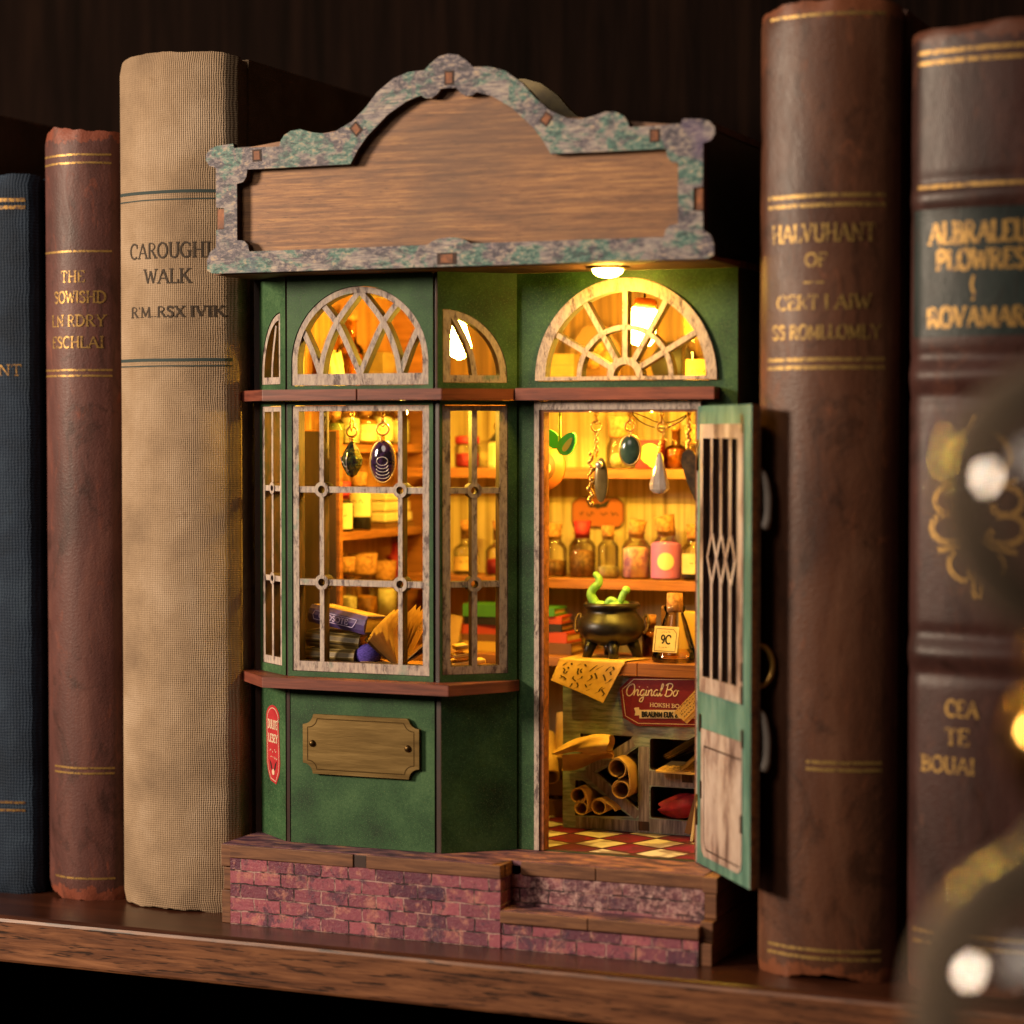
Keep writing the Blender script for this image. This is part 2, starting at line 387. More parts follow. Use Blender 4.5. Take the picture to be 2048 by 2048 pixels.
MAT['gilt'] = m_gold(); MAT['giltdim'] = m_gold('dim_gilt', '#a07a3c', '#4a2c1c', .5); MAT['chain'] = plain('gold_chain_metal', '#d8a656', .32, .7)
MAT['silver'] = plain('silver_metal', '#dccfc4', .28, .6)
MAT['walnut'] = m_wood('walnut_shelf_wood', [(.28, '#46291a'), (.45, '#6b422b'), (.58, '#825437'), (.75, '#9a6846')], (.045, .16, .62), .95, .42, '#1c0d08', .3)
MAT['walnut_top'] = m_wood('polished_walnut_top', [(.3, '#2c150d'), (.5, '#3f2115'), (.7, '#522d1d')], (.03, .4, 1), .4, .28, None, .12)
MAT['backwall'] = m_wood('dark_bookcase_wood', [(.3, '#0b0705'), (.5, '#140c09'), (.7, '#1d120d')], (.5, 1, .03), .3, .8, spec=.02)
MAT['red'] = simple('crimson_print', [(.3, '#a8242a'), (.7, '#bf3236')], .3, rough=.5)
MAT['darkred'] = simple('dark_red_painted_sign', [(.3, '#6d161c'), (.7, '#84222a')], .2, rough=.45)
MAT['cream'] = plain('cream_paint', '#dcc3a4', .6); MAT['ink'] = plain('black_ink', '#1a1310', .7); MAT['brownink'] = plain('faded_brown_ink', '#4a3524', .8)
MAT['paper'] = simple('aged_yellow_paper', [(.35, '#b58a4c'), (.6, '#d3a963')], .12, rough=.75, bump=.1); MAT['paperlight'] = simple('aged_cream_paper', [(.35, '#c9ae7c'), (.6, '#dcc596')], .12, rough=.75, bump=.1)
MAT['glass'] = glassy('thin_clear_glass', (.995, .99, .975, 1), edge=.8, ior=1.45); MAT['amberglass'] = glassy('amber_glass', (.80, .58, .26, 1), edge=1.4)
MAT['cork'] = simple('cork', [(.35, '#7a4d26'), (.6, '#b57d45')], .8, rough=.85, bump=.5)
MAT['black'] = plain('black_glaze', '#17110f', .35)
MAT['counter'] = None

# ------------------------------------------------------------------ stroke lettering (capitals with serifs)
def _ell(cx, cz, rx, rz, a0, a1, n=14): return arc(cx, cz, rx, rz, a0, a1, n)
G = {
 'A': (.86, [('t', [(.08, 0), (.43, 1)]), ('T', [(.43, 1), (.78, 0)]), ('t', [(.21, .34), (.64, .34)])], [(.08, 0), (.78, 0)]),
 'B': (.72, [('T', [(.16, 0), (.16, 1)]), ('t', [(.16, 1)] + _ell(.34, .76, .22, .24, 90, -90) + [(.16, .52)]), ('T', [(.16, .52)] + _ell(.36, .26, .27, .26, 90, -90) + [(.16, 0)])], [(.1, 0), (.1, 1)]),
 'C': (.80, [('T', _ell(.44, .5, .36, .5, 50, 310, 20)), ('t', [(.70, .68), (.70, .98)])], []),
 'D': (.84, [('T', [(.16, 0), (.16, 1)]), ('T', [(.16, 1)] + _ell(.30, .5, .44, .5, 90, -90, 18) + [(.16, 0)])], [(.1, 0), (.1, 1)]),
 'E': (.70, [('T', [(.16, 0), (.16, 1)]), ('t', [(.1, 1), (.62, 1), (.62, .8)]), ('t', [(.16, .52), (.5, .52)]), ('t', [(.1, 0), (.64, 0), (.64, .22)])], []),
 'F': (.66, [('T', [(.16, 0), (.16, 1)]), ('t', [(.1, 1), (.60, 1), (.60, .8)]), ('t', [(.16, .52), (.5, .52)])], [(.16, 0)]),
 'G': (.84, [('T', _ell(.44, .5, .36, .5, 50, 310, 20)), ('T', [(.70, .05), (.70, .42)]), ('t', [(.54, .42), (.8, .42)]), ('t', [(.70, .72), (.70, .98)])], []),
 'H': (.88, [('T', [(.17, 0), (.17, 1)]), ('T', [(.71, 0), (.71, 1)]), ('t', [(.17, .51), (.71, .51)])], [(.17, 0), (.17, 1), (.71, 0), (.71, 1)]),
 'I': (.38, [('T', [(.19, 0), (.19, 1)])], [(.19, 0), (.19, 1)]),
 'J': (.50, [('T', [(.32, 1), (.32, .2), (.22, .02), (.06, .06)])], [(.32, 1)]),
 'K': (.84, [('T', [(.16, 0), (.16, 1)]), ('t', [(.17, .38), (.68, 1)]), ('T', [(.34, .58), (.74, 0)])], [(.16, 0), (.16, 1), (.68, 1), (.74, 0)]),
 'L': (.68, [('T', [(.16, 0), (.16, 1)]), ('t', [(.08, 0), (.62, 0), (.62, .26)])], [(.16, 1)]),
 'M': (1.0, [('t', [(.14, 0), (.16, 1)]), ('T', [(.16, 1), (.49, .08)]), ('t', [(.49, .08), (.82, 1)]), ('T', [(.82, 1), (.84, 0)])], [(.14, 0), (.84, 0)]),
 'N': (.88, [('t', [(.15, 0), (.15, 1)]), ('T', [(.15, 1), (.72, 0)]), ('t', [(.72, 0), (.72, 1)])], [(.15, 0), (.72, 1)]),
 'O': (.88, [('T', _ell(.44, .5, .36, .5, 0, 360, 26))], []),
 'P': (.70, [('T', [(.16, 0), (.16, 1)]), ('T', [(.16, 1)] + _ell(.34, .74, .26, .26, 90, -90) + [(.16, .48)])], [(.16, 0)]),
 'R': (.80, [('T', [(.16, 0), (.16, 1)]), ('t', [(.16, 1)] + _ell(.36, .76, .24, .24, 90, -90) + [(.16, .52)]), ('T', [(.36, .52), (.70, 0)])], [(.16, 0), (.70, 0)]),
 'S': (.66, [('T', smooth_path([(.55, .80), (.42, .98), (.2, .94), (.13, .74), (.32, .54), (.52, .38), (.52, .12), (.32, .0), (.1, .12)], 4))], []),
 'T': (.76, [('T', [(.38, 0), (.38, 1)]), ('t', [(.08, .8), (.08, 1), (.68, 1), (.68, .8)])], [(.38, 0)]),
 'U': (.86, [('T', [(.17, 1), (.17, .3)] + _ell(.44, .3, .27, .3, 180, 360, 12) + [(.71, 1)])], [(.17, 1), (.71, 1)]),
 'V': (.84, [('T', [(.1, 1), (.42, 0)]), ('t', [(.42, 0), (.74, 1)])], [(.1, 1), (.74, 1)]),
 'W': (1.1, [('T', [(.1, 1), (.34, 0)]), ('t', [(.34, 0), (.55, .9)]), ('T', [(.55, .9), (.77, 0)]), ('t', [(.77, 0), (1.0, 1)])], [(.1, 1), (1.0, 1)]),
 'X': (.84, [('T', [(.12, 1), (.72, 0)]), ('t', [(.12, 0), (.72, 1)])], [(.12, 1), (.72, 0), (.12, 0), (.72, 1)]),
 'Y': (.80, [('T', [(.1, 1), (.4, .46)]), ('t', [(.4, .46), (.70, 1)]), ('T', [(.4, .46), (.4, 0)])], [(.1, 1), (.70, 1), (.4, 0)]),
 'Z': (.7, [('t', [(.1, .8), (.1, 1), (.6, 1)]), ('T', [(.6, 1), (.1, 0)]), ('t', [(.1, 0), (.62, 0), (.62, .2)])], []),
 '.': (.26, [('T', [(.1, .0), (.1, .09)])], []), '-': (.4, [('t', [(.05, .45), (.35, .45)])], []), "'": (.2, [('t', [(.1, .8), (.08, 1)])], []),
 '9': (.62, [('T', _ell(.3, .7, .2, .28, 0, 360, 16)), ('T', [(.5, .7), (.42, .2), (.2, 0)])], []), ' ': (.34, [], []),
 '1': (.4, [('T', [(.06, .8), (.2, 1), (.2, 0)])], [(.2, 0)]), '0': (.62, [('T', _ell(.3, .5, .22, .5, 0, 360, 18))], []),
}
def lettering(mb, text, x0, x1, z, h, mp, thick=.14, thin=.07, m=0, serif=True):
    tot = sum(G[c][0] for c in text); k = (x1 - x0) / tot; x = x0; i = 0
    for ch in text:
        w, strokes, ser = G[ch]
        for kind, pts in strokes:
            i += 1; off = .006 * i
            mb.ribbon([(x + p[0] * k, z + p[1] * h) for p in pts], (thick if kind == 'T' else thin) * min(h, k * 1.15) * 1.0, lambda u, v, o=off: mp(u, v, o), m)
        if serif:
            for sx, sz in ser:
                i += 1
                mb.ribbon([(x + (sx - .13) * k, z + sz * h), (x + (sx + .13) * k, z + sz * h)], thin * h, lambda u, v, o=.006 * i: mp(u, v, o), m)
        x += w * k
def scribble(mb, x0, x1, z, h, mp, m=0, w=.25, seed=0):
    rnd = random.Random(seed); x = x0; i = 0
    while x < x1 - h * .5:
        n = rnd.randint(2, 5); pts = [(x + j * h * .35, z + rnd.uniform(0, h)) for j in range(n)]
        i += 1; mb.ribbon(pts, w, lambda u, v, o=.004 * i: mp(u, v, o), m, .5); x += n * h * .35 + h * .35

# ------------------------------------------------------------------ the setting: shelf, bookcase back
def shelf_board():
    prof = [(172, -14.8), (172, 0), (-15.9, 0), (-16.7, -.3), (-17.3, -.9), (-17.6, -1.8), (-17.6, -13.6), (-17.2, -14.4), (-16.4, -14.8)]
    mb = MB(); n = len(prof)
    mb.add([(x, y, z) for x in (-420, 420) for y, z in prof], [tuple(range(n)), tuple(range(n, 2 * n))], 0)
    for i in range(n):
        j = (i + 1) % n
        mb.add([(x, *prof[k]) for x in (-420, 420) for k in (i, j)], [(0, 1, 3, 2)], 1 if i in (1, 2, 3) else 0, i in (2, 3, 4))
    return mb
structure('shelf', shelf_board(), [MAT['walnut'], MAT['walnut_top']])
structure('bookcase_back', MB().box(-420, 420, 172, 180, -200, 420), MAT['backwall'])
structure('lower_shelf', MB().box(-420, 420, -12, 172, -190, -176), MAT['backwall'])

# ------------------------------------------------------------------ old books
def make_book(name, label, x0, x1, y0, bulge, z0, z1, depth, cover, pages, fray=1.0, bands=(), seed=1, loc=None, joint=True):
    rnd = random.Random(seed); cx = (x0 + x1) / 2; hw = (x1 - x0) / 2
    root = thing(name, label, 'book', (cx, y0, 0))
    def sy(x):
        t = min(1, abs((x - cx) / hw)); return y0 + bulge * t ** 2.0 + 2.4 * max(0, t - .86) ** 2 / .0196
    ph = [rnd.uniform(0, 6.28) for _ in range(6)]
    def wob(t, a): return a * (.55 * math.sin(2.3 * t + ph[0]) + .25 * math.sin(5.1 * t + ph[1]) + .22 * max(0, math.sin(8.7 * t + ph[2])) ** 3 + .12 * math.sin(17 * t + ph[5]) + .06 * math.sin(41 * t + ph[4]))
    nx, nz = 40, 190 if bands else 70
    mb = MB(); yb = y0 + bulge + 4.2
    def pos(i, j, inner=False):
        u = i / nx; x = x0 + (x1 - x0) * u; v = j / nz; t = 2 * u - 1
        zt = z1 + wob(t, .9 * fray) - .8 * fray * abs(t) ** 6; zb = z0 + max(0, wob(t + 3, 1.5 * fray))
        z = zb + (zt - zb) * v; y = sy(x)
        for bz, bw, bh in bands: y -= bh * math.exp(-((z - bz) / bw) ** 2) - .55 * bh * (math.exp(-((z - bz - 2.1 * bw) / (bw * .6)) ** 2) + math.exp(-((z - bz + 2.1 * bw) / (bw * .6)) ** 2))
        e = min(v, 1 - v) * (z1 - z0)
        if e < 2.0: y += .9 * (1 - e / 2.0) ** 2 * (1 + .5 * math.sin(9 * t + ph[3]))
        y += .04 * math.sin(v * 23 + 3 * t + ph[4]) + .02 * math.sin(t * 7 + v * 9)
        return (x - cx, y - y0, z)
    vs_ = [pos(i, j) for j in range(nz + 1) for i in range(nx + 1)]
    fs = [(j * (nx + 1) + i, j * (nx + 1) + i + 1, (j + 1) * (nx + 1) + i + 1, (j + 1) * (nx + 1) + i) for j in range(nz) for i in range(nx)]
    mb.add(vs_, fs, 0, True)
    # sides and back of the spine piece, so that it is closed
    for i in (0, nx):
        row = [pos(i, j) for j in range(nz + 1)]; back = [(p[0], yb - y0, p[2]) for p in row]
        mb.add(row + back, [(j, j + 1, nz + 2 + j, nz + 1 + j) for j in range(nz)], 0)
    for j in (0, nz):
        row = [pos(i, j) for i in range(nx + 1)]; back = [(p[0], yb - y0, p[2]) for p in row]
        mb.add(row + back, [(i, i + 1, nx + 2 + i, nx + 1 + i) for i in range(nx)], 0)
    for sx, xe in ((1, x0), (-1, x1)):                               # joint and board on each side
        a = sorted((xe - cx + sx * .9, xe - cx + sx * 2.6))
        mb.box(a[0], a[1], yb - y0, yb - y0 + 5.5, z0 + 1.0, z1 - 1.6)
        a = sorted((xe - cx + sx * .1, xe - cx + sx * 2.8))
        mb.box(a[0], a[1], yb - y0 + 5.5, depth, z0 + .4, z1 - 1.0)
    part('cover', mb, cover, root)
    part('page_block', MB().box(x0 - cx + 3.0, x1 - cx - 3.0, yb - y0 + .2, depth - 4, z0 + 4, z1 - 4.6), pages, root)
    def mp(u, v, o=0.0): 
        y = sy(u)
        for bz, bw, bh in bands: y -= bh * math.exp(-((v - bz) / bw) ** 2)
        return (u - cx, y - y0 - .13 - o * .4, v)
    return root, mp
def rules(mp, x0, x1, zs, w, mat, parent, name='gilt_rule'):
    for i, z in enumerate(zs):
        mb = MB(); mb.ribbon([(x0 + (x1 - x0) * k / 24, z + .03 * math.sin(k * .5 + z)) for k in range(25)], w, mp); part(name, mb, mat, parent)
MAT['tan'] = m_cloth('tan_woven_bookcloth', [(.3, '#86705a'), (.5, '#a68d72'), (.7, '#bea68c')], 1.5, amt=.55)
MAT['redcloth'] = m_leather('worn_maroon_cloth', [(.3, '#3f2522'), (.5, '#5c3833'), (.7, '#774d43')], 0, 248, '#8f4a33', (.45, .6))
MAT['bluecloth'] = m_cloth('worn_navy_cloth', [(.3, '#141e2b'), (.5, '#212f41'), (.7, '#344456')], 1.0, '#0e131a', .75, .45, wear='#46545f')
MAT['brownleather'] = m_leather('scuffed_brown_leather', [(.3, '#3c2219'), (.5, '#5a3828'), (.7, '#74503d')], 0, 268, '#8a5034', (.36, .5))
MAT['darkleather'] = m_leather('dark_oxblood_leather', [(.3, '#2c1916'), (.5, '#402723'), (.7, '#523430')], 0, 259, '#6b402e', (.36, .5))
MAT['olddark'] = m_leather('dark_brown_leather', [(.3, '#20120d'), (.5, '#311c14'), (.7, '#44291d')], 0, 262, '#5b3a28')
MAT['pages'] = simple('yellowed_page_edges', [(.35, '#8d7550'), (.65, '#b59b70')], .5, (1, 1, .02), .85)
MAT['spineink'] = plain('faded_black_print', '#3a2c1e', .8); MAT['greenink'] = plain('dark_green_rule', '#2c3a38', .8)
MAT['label'] = m_leather('dark_green_label_leather', [(.3, '#141b1b'), (.5, '#1f2827'), (.7, '#2f3a37')], -99, 999, '#3a4540', (.36, .5))

bk, mp = make_book('tall_book', 'tall tan cloth-bound book lettered CAROUGHI WALK, beside the miniature shop', -47.6, -5.0, 8.5, 6.2, 0, 269.5, 118, MAT['tan'], MAT['pages'], 1.0, seed=3)
mb = MB(); lettering(mb, 'CAROUGHI', -40.8, -11.4, 205.9, 4.6, mp, .13, .08); lettering(mb, 'WALK', -34.6, -17.4, 198.0, 4.3, mp, .16, .09); lettering(mb, "R'M..RSX IVIK.", -40.4, -6.4, 187.4, 3.2, mp, .2, .11)
part('lettering', mb, MAT['spineink'], bk)
rules(mp, -46.2, -6.0, (226.4, 173.9), 1.0, MAT['greenink'], bk, 'printed_rule'); rules(mp, -46.2, -6.0, (224.0, 172.0), .4, MAT['greenink'], bk, 'printed_rule')

bk, mp = make_book('slim_book', 'slim worn maroon book with flaking gilt lettering THE SOWISHD, left of the tan book', -77.8, -49.2, 12.0, 6.5, 0, 248.2, 112, MAT['redcloth'], MAT['pages'], 1.3, seed=11)
mb = MB(); lettering(mb, 'THE', -67.4, -58.4, 199.4, 3.5, mp, .15, .1); lettering(mb, 'SOWISHD', -70.6, -52.4, 192.8, 3.6, mp, .16, .1); lettering(mb, 'LN RDRY', -72.0, -52.4, 185.3, 3.5, mp, .16, .1); lettering(mb, 'ESCHLAI', -71.8, -53.0, 178.4, 3.5, mp, .16, .1)
part('lettering', mb, MAT['gilt'], bk)
rules(mp, -76.4, -51.0, (240.0, 237.4, 209.2, 171.2, 169.4), .65, MAT['gilt'], bk); rules(mp, -72.0, -51.0, (43.0, 41.3, 7.2), .65, MAT['gilt'], bk)

bk, mp = make_book('navy_book', 'worn navy blue cloth book at the left end, cut off by the photo edge', -108, -79.4, 12.0, 3.4, 0, 235.4, 110, MAT['bluecloth'], MAT['pages'], 1.0, seed=5)
mb = MB(); lettering(mb, 'IINT', -95.0, -83.2, 169.8, 3.4, mp, .15, .1); part('lettering', mb, MAT['giltdim'], bk)
rules(mp, -106, -82.0, (226.6, 224.2), 1.2, MAT['giltdim'], bk); rules(mp, -106, -83.2, (30.2, 27.6), .8, MAT['giltdim'], bk)

make_book('folio_book', 'tall dark brown book whose cover shows above the navy book', -146, -109, 18, 4, 0, 259.5, 140, MAT['olddark'], MAT['pages'], .6, seed=8)

MAT['giltworn'] = m_gold('rubbed_gilt', '#a8884c', '#543822', .45, .7)
bk, mp = make_book('leather_book', 'tall scuffed brown leather book lettered HALVUHANT, right of the miniature shop', 167.8, 207.2, -4.2, 7.0, 0, 268.2, 150, MAT['brownleather'], MAT['pages'], 1.6, seed=21)
mb = MB(); lettering(mb, 'HALVUHANT', 172.6, 202.0, 203.2, 4.6, mp, .17, .09); lettering(mb, 'OF', 183.0, 189.4, 196.5, 3.4, mp, .2, .11)
lettering(mb, 'CERT I AIW', 174.4, 201.0, 184.8, 3.7, mp, .2, .11); lettering(mb, 'SS ROMLLOMLY', 172.8, 203.4, 176.7, 3.6, mp, .19, .1); mb.ribbon([(182.6, 192), (188.4, 192)], .5, mp)
part('lettering', mb, MAT['giltworn'], bk)
rules(mp, 171.4, 204.2, (215.6, 213.0, 171.0, 168.8), 1.0, MAT['giltworn'], bk); rules(mp, 184, 204, (60.6, 58.6), .9, MAT['giltworn'], bk); rules(mp, 172, 204, (8.6, 6.4, 264.6), .8, MAT['giltworn'], bk)

bands = [(166.0, 2.6, 1.5), (91.5, 2.6, 1.5), (213.6, 2.2, 1.0)]
bk, mp = make_book('banded_book', 'dark oxblood leather book with raised bands and green label at the right end', 211.2, 263, -7.4, 6.5, 0, 259.2, 150, MAT['darkleather'], MAT['pages'], 1.0, bands=bands, seed=31)
mb = MB(); mb.grid(lambda u, v: mp(212.4 + 49 * u, 176.6 + 34 * v, -.16), 30, 20); part('title_label', mb, MAT['label'], bk)
mb = MB(); lettering(mb, 'ALBRALEUT', 217.0, 247.5, 201.4, 5.4, mp, .26, .13); lettering(mb, 'PLOWRES', 219.2, 243.5, 194.4, 5.0, mp, .26, .13); lettering(mb, 'ROVAMARS', 216.6, 246.5, 179.2, 5.0, mp, .26, .13)
mb.ribbon(smooth_path([(229.8, 192.6), (229.2, 190), (229.9, 187.6), (229.4, 186)]), .8, mp)
part('title_lettering', mb, MAT['gilt'], bk); mb = MB(); lettering(mb, 'CEA', 222.6, 231.8, 75.2, 4.2, mp, .2, .11); lettering(mb, 'TE', 222.4, 229.5, 67.6, 4.2, mp, .2, .11); lettering(mb, 'BOUAI', 215.6, 231.0, 60.0, 4.0, mp, .2, .11)
part('lettering', mb, MAT['gilt'], bk)
rules(mp, 213.6, 258, (252.4, 249.6, 216.6), 1.1, MAT['gilt'], bk); rules(mp, 213, 258, (16.4, 13.4), .9, MAT['gilt'], bk)
mb = MB(); oc = 231.0
for sgn in (-1, 1):
    q = lambda pts: [(oc + sgn * (232.5 - x) * .92, 156 - (156 - z) * .70) for x, z in pts]
    for pts, w in (([(231.4, 156), (230.2, 152.5), (228.6, 149.5), (226.2, 147.5), (223.6, 143.5), (222.8, 139), (224.4, 135.2), (226.8, 133.6), (227.8, 135.6), (226.4, 136.6)], 1.5),
                   ([(220.8, 131.2), (223, 130), (226.4, 129.6), (229.4, 127.4), (229.8, 124)], 1.2),
                   ([(228.6, 127.6), (225, 128.6), (221, 127), (219.4, 122.8), (220.8, 119.2), (224.2, 117.8), (227.4, 119.4), (227.2, 121.8)], 1.6),
                   ([(226.6, 117.4), (222.2, 117.6), (219.2, 114.8), (219, 110.6), (221.6, 107.4), (226, 107.2), (228.8, 109.8), (227.2, 112.2)], 1.8),
                   ([(220.6, 103.6), (223.6, 104.4), (227.2, 105.6), (230.4, 108.6)], 1.5),
                   ([(225.6, 103.4), (224, 99.4), (225, 95.4), (228, 92.4), (230.4, 93.8), (229.4, 96.2)], 1.5),
                   ([(231.8, 96), (231.4, 90), (232, 85.6)], 1.4), ([(229, 148), (230.6, 144), (229.8, 140)], 1.0)):
        mb.ribbon(smooth_path(q(pts), 5), w, (lambda u, v, o=0.0, s_=sgn: mp(u, v, .01 if s_ > 0 else .0)), 0, .6)
part('gilt_ornament', mb, MAT['gilt'], bk)

# ------------------------------------------------------------------ the miniature shop (book nook)
shop = thing('miniature_shop', 'miniature green shop front with bay window, open door and blank wooden sign', 'book nook', (0, 0, 0))
PB = [MAT['pale'], MAT['burnt']]; GB = [MAT['green'], MAT['burnt']]
def inter(l, n): return l
# --- brick base and steps
base = part('brick_base', MB().box(.9, 91, 0, 118, 0, 20.5).box(91, 151.6, .3, 118, 0, 7.7).box(93, 151.6, 8.2, 117, 7.7, 20.6), MAT['brick'], shop)
mb = MB(); mb.box(.9, 43.2, -.5, 3, 20.5, 24.4).box(47.6, 91.2, -.5, 3, 20.5, 24.4).box(88.4, 91.5, 3, 8, 20.5, 24.45)
part('plank_edge', mb, MAT['plankedge'], base, .2)
part('plank_edge', MB().box(43.3, 47.5, -.1, 3, 20.5, 24.2), MAT['darkpanel'], base, .15)
mb = MB().box(94.5, 118, 7.2, 10, 20.6, 24.4).box(118.2, 150.8, 7.3, 10, 20.6, 24.4); part('plank_edge', mb, MAT['plankedge'], base, .2)
mb = MB().box(91.2, 118.6, -.9, 8.0, 7.7, 11.2).box(118.8, 152.2, -.9, 8.0, 7.7, 11.2); part('step_tread', mb, MAT['plankedge'], base, .25)
part('step_top', MB().box(91.4, 152, -.5, 8.0, 11.2, 11.35), MAT['platform'], base)
part('step_riser', MB().box(91.3, 151, 7.9, 8.15, 11.35, 20.55), MAT['riser'], base)
mb = MB().box(151.6, 155.4, 1, 118, 0, 6.4).box(151.7, 155.2, 6, 118, 12.6, 19.6).box(151.0, 155.4, 6, 118, 19.8, 24.4).box(151.7, 155.4, 2.0, 118, 6.5, 12.4)
part('side_wall', mb, [MAT['plankedge']], base, .2)
mb = MB().box(-2.3, .7, .4, 118, 0, 10.2).box(-1.9, .7, 1, 118, 10.4, 17.2).box(-2.4, .8, .2, 118, 17.6, 24.4); part('side_wall', mb, MAT['plankedge'], base, .2)
mb = MB(); mb.ext([[(-2, .5), (88.3, .5), (91.4, 8.1), (95, 8.1), (151, 8.1), (151, 117), (-2, 117)]], lambda u, v, d: (u, v, d), 24.6, 23.2, 0, 0); part('platform_top', mb, MAT['platform'], base)
part('tile_floor', MB().box(1, 149, 26.5, 119, 24.6, 24.75), MAT['tiles'], shop)
# --- body walls
MAT['outgreen'] = simple('dark_green_side_paint', [(.35, '#15221a'), (.65, '#22342a')], .15, rough=.6)
for n_, x0, x1 in (('side_wall', -2.6, .2), ('side_wall', 152, 154.8)):
    w = part(n_, MB().box(x0, x1, 26.5, 121, 24.8, 199), MAT['outgreen'], shop)
    xi = (x1, x1 + .3) if x0 < 0 else (x0 - .3, x0)
    part('wallpaper', MB().box(xi[0], xi[1], 27.5, 119.4, 24.8, 198.8), MAT['stripes'], w)
part('back_wall', MB().box(-2.6, 154.8, 119.6, 122, 24.8, 199), MAT['stripes'], shop)
MAT['loft'] = m_wood('dark_loft_boards', [(.34, '#3d2412'), (.48, '#5c3a1c'), (.6, '#7d5528'), (.7, '#4a2c16')], (1, 1, .03), .35, .7)
part('loft_panel', MB().box(.4, 151.6, 119.2, 119.55, 163.2, 198.9), MAT['loft'], shop)
part('ceiling', MB().box(-2.6, 154.8, 27, 122, 199.2, 201.2), MAT['loft'], shop)
# --- front wall with door and fan openings
fan_c, fan_z = 120.4, 167.0
hole_fan = [(149.1, 166.5)] + arc(fan_c, fan_z, 28.7, 30, 0, 180, 40) + [(91.7, 166.5)]
mb = MB(); mb.ext([rect(84.6, 24.7, 154.9, 199.0), [(91.6, 24.9), (144.2, 24.9), (144.2, 160.7), (91.6, 160.7)], hole_fan], XZ, 26, 28.6)
part('front_wall', mb, GB, shop)
# --- door frame
mb = MB(); mb.ext([[(91.75, 24.9), (93.3, 24.9), (93.3, 157.9), (143.0, 157.9), (143.0, 24.9), (144.1, 24.9), (144.1, 160.6), (91.75, 160.6)]], XZ, 24.6, 29.0)
part('door_frame', mb, PB, shop)
mb = MB(); mb.ext([[(93.35, 24.9), (94.6, 24.9), (94.6, 157.2), (142.4, 157.2), (142.4, 24.9), (142.95, 24.9), (142.95, 157.85), (93.35, 157.85)]], XZ, 25.2, 29.5)
part('door_lining', mb, [MAT['edge'], MAT['edge']], shop)
# --- fan window
rim_o = [(148.9, 166.65)] + arc(fan_c, fan_z, 28.5, 29.8, 0, 180, 40) + [(91.9, 166.65)]
rim_i = [(145.6, 167.8)] + arc(fan_c, fan_z + .6, 25.2, 25.4, 2, 178, 36) + [(95.2, 167.8)]
fan = MB(); fan.ext([rim_o, rim_i], XZ, 24.9, 29.2)
cz = 167.8
def half_ring(ro, ri): return arc(fan_c, cz, ro, ro, 0, 180, 24) + arc(fan_c, cz, ri, ri, 180, 0, 24)
fan.ext([half_ring(15.2, 13.7)], XZ, 25.1, 29.0); fan.ext([half_ring(5.6, 3.5)], XZ, 25.05, 29.0)
for a in (30, 60, 90, 120, 150):
    c_, s_ = math.cos(R(a)), math.sin(R(a)); fan.ext([stroke_poly([(fan_c + 5.3 * c_, cz + 5.3 * s_), (fan_c + 25.9 * c_, cz + 25.9 * s_)], 1.6)], XZ, 25.2, 28.9)
part('fan_window', fan, PB, shop, .12, None, 1)
# --- bay: three lower panels, three transom panels, three windows, three arches
RP, RD, RL = (67.6, 9.5), (.766, .643), 24.0
LP, LD, LL = (-.35, 22.3), (.79, -.613), 18.8
MR, ML = facet(RP, RD), facet(LP, LD)
def bay_pair(mp, u0, u1, z0, z1, hole, name='bay_panel'):
    mb = MB(); mb.ext([rect(u0, z0, u1, z1)] + ([hole] if hole else []), mp, 0, 2.2); return part(name, mb, GB, shop, .18, None, 1)
FM = lambda u, v, d: (u, 10 + d, v)
bay_pair(FM, 16.7, 65.4, 24.7, 73.0, None); bay_pair(MR, 0.2, RL, 24.7, 73.0, None); bay_pair(ML, .2, LL - .1, 24.7, 73.0, None)
bay_pair(FM, 15.9, 65.0, 76.2, 160.8, rect(17.4, 77.8, 63.7, 159.4), 'window_panel'); bay_pair(MR, -.2, RL, 76.2, 160.8, rect(.6, 78.4, 21.2, 159.4), 'window_panel'); bay_pair(ML, -.2, LL + .2, 76.2, 160.8, rect(1.2, 78.8, 16.2, 159.4), 'window_panel')
ac, azz = 40.4, 172.3
archF = [(63.5, 165.4)] + arc(ac, azz, 23.1, 23.2, 0, 180, 40) + [(17.3, 165.4)]
bay_pair(FM, 15.9, 65.0, 164.3, 199, archF, 'transom_panel')
archR = [(.8, 166.0), (21, 166.0)] + arc(.8, 167.6, 20.2, 20.4, 0, 90, 20)[1:]
bay_pair(MR, -.8, RL, 164.3, 199, archR, 'transom_panel')
archL = [(15.6, 166.0)] + arc(15.6, 167.6, 14.6, 20.6, 90, 180, 20) + [(1.0, 166.0)]
bay_pair(ML, -.2, LL + .6, 164.3, 199, archL, 'transom_panel')
for z0, z1 in ((24.7, 73.0), (76.2, 160.8), (164.3, 199)):
    part('corner_post', MB().ext([[(65.2, 10.6), (67.4, 10.0), (67.9, 12.4), (65.2, 12.4)]], lambda u, v, d: (u, v, d), z0, z1, 0, 0), MAT['post'], shop)
    part('corner_post', MB().ext([[(14.3, 11.3), (16.1, 10.5), (16.4, 12.8), (14.6, 12.8)]], lambda u, v, d: (u, v, d), z0, z1, 0, 0), MAT['post'], shop)
    part('corner_post', MB().ext([[(-2.6, 22.6), (-.5, 22.4), (.2, 26.4), (-2.6, 26.4)]], lambda u, v, d: (u, v, d), z0, z1, 0, 0), MAT['post'], shop)
def ring_node(mb, mp, cx_, cz_, ro=2.35, ri=1.15): mb.ext([circ(cx_, cz_, ro, 22), circ(cx_, cz_, ri, 18)], mp, .22, 4.2)
def cross_bar(mb, mp, pts, w, cuts, d=.45):
    """bar that stops short of the ring nodes"""
    mb.ext([stroke_poly(pts, w)], mp, d, 4.0)
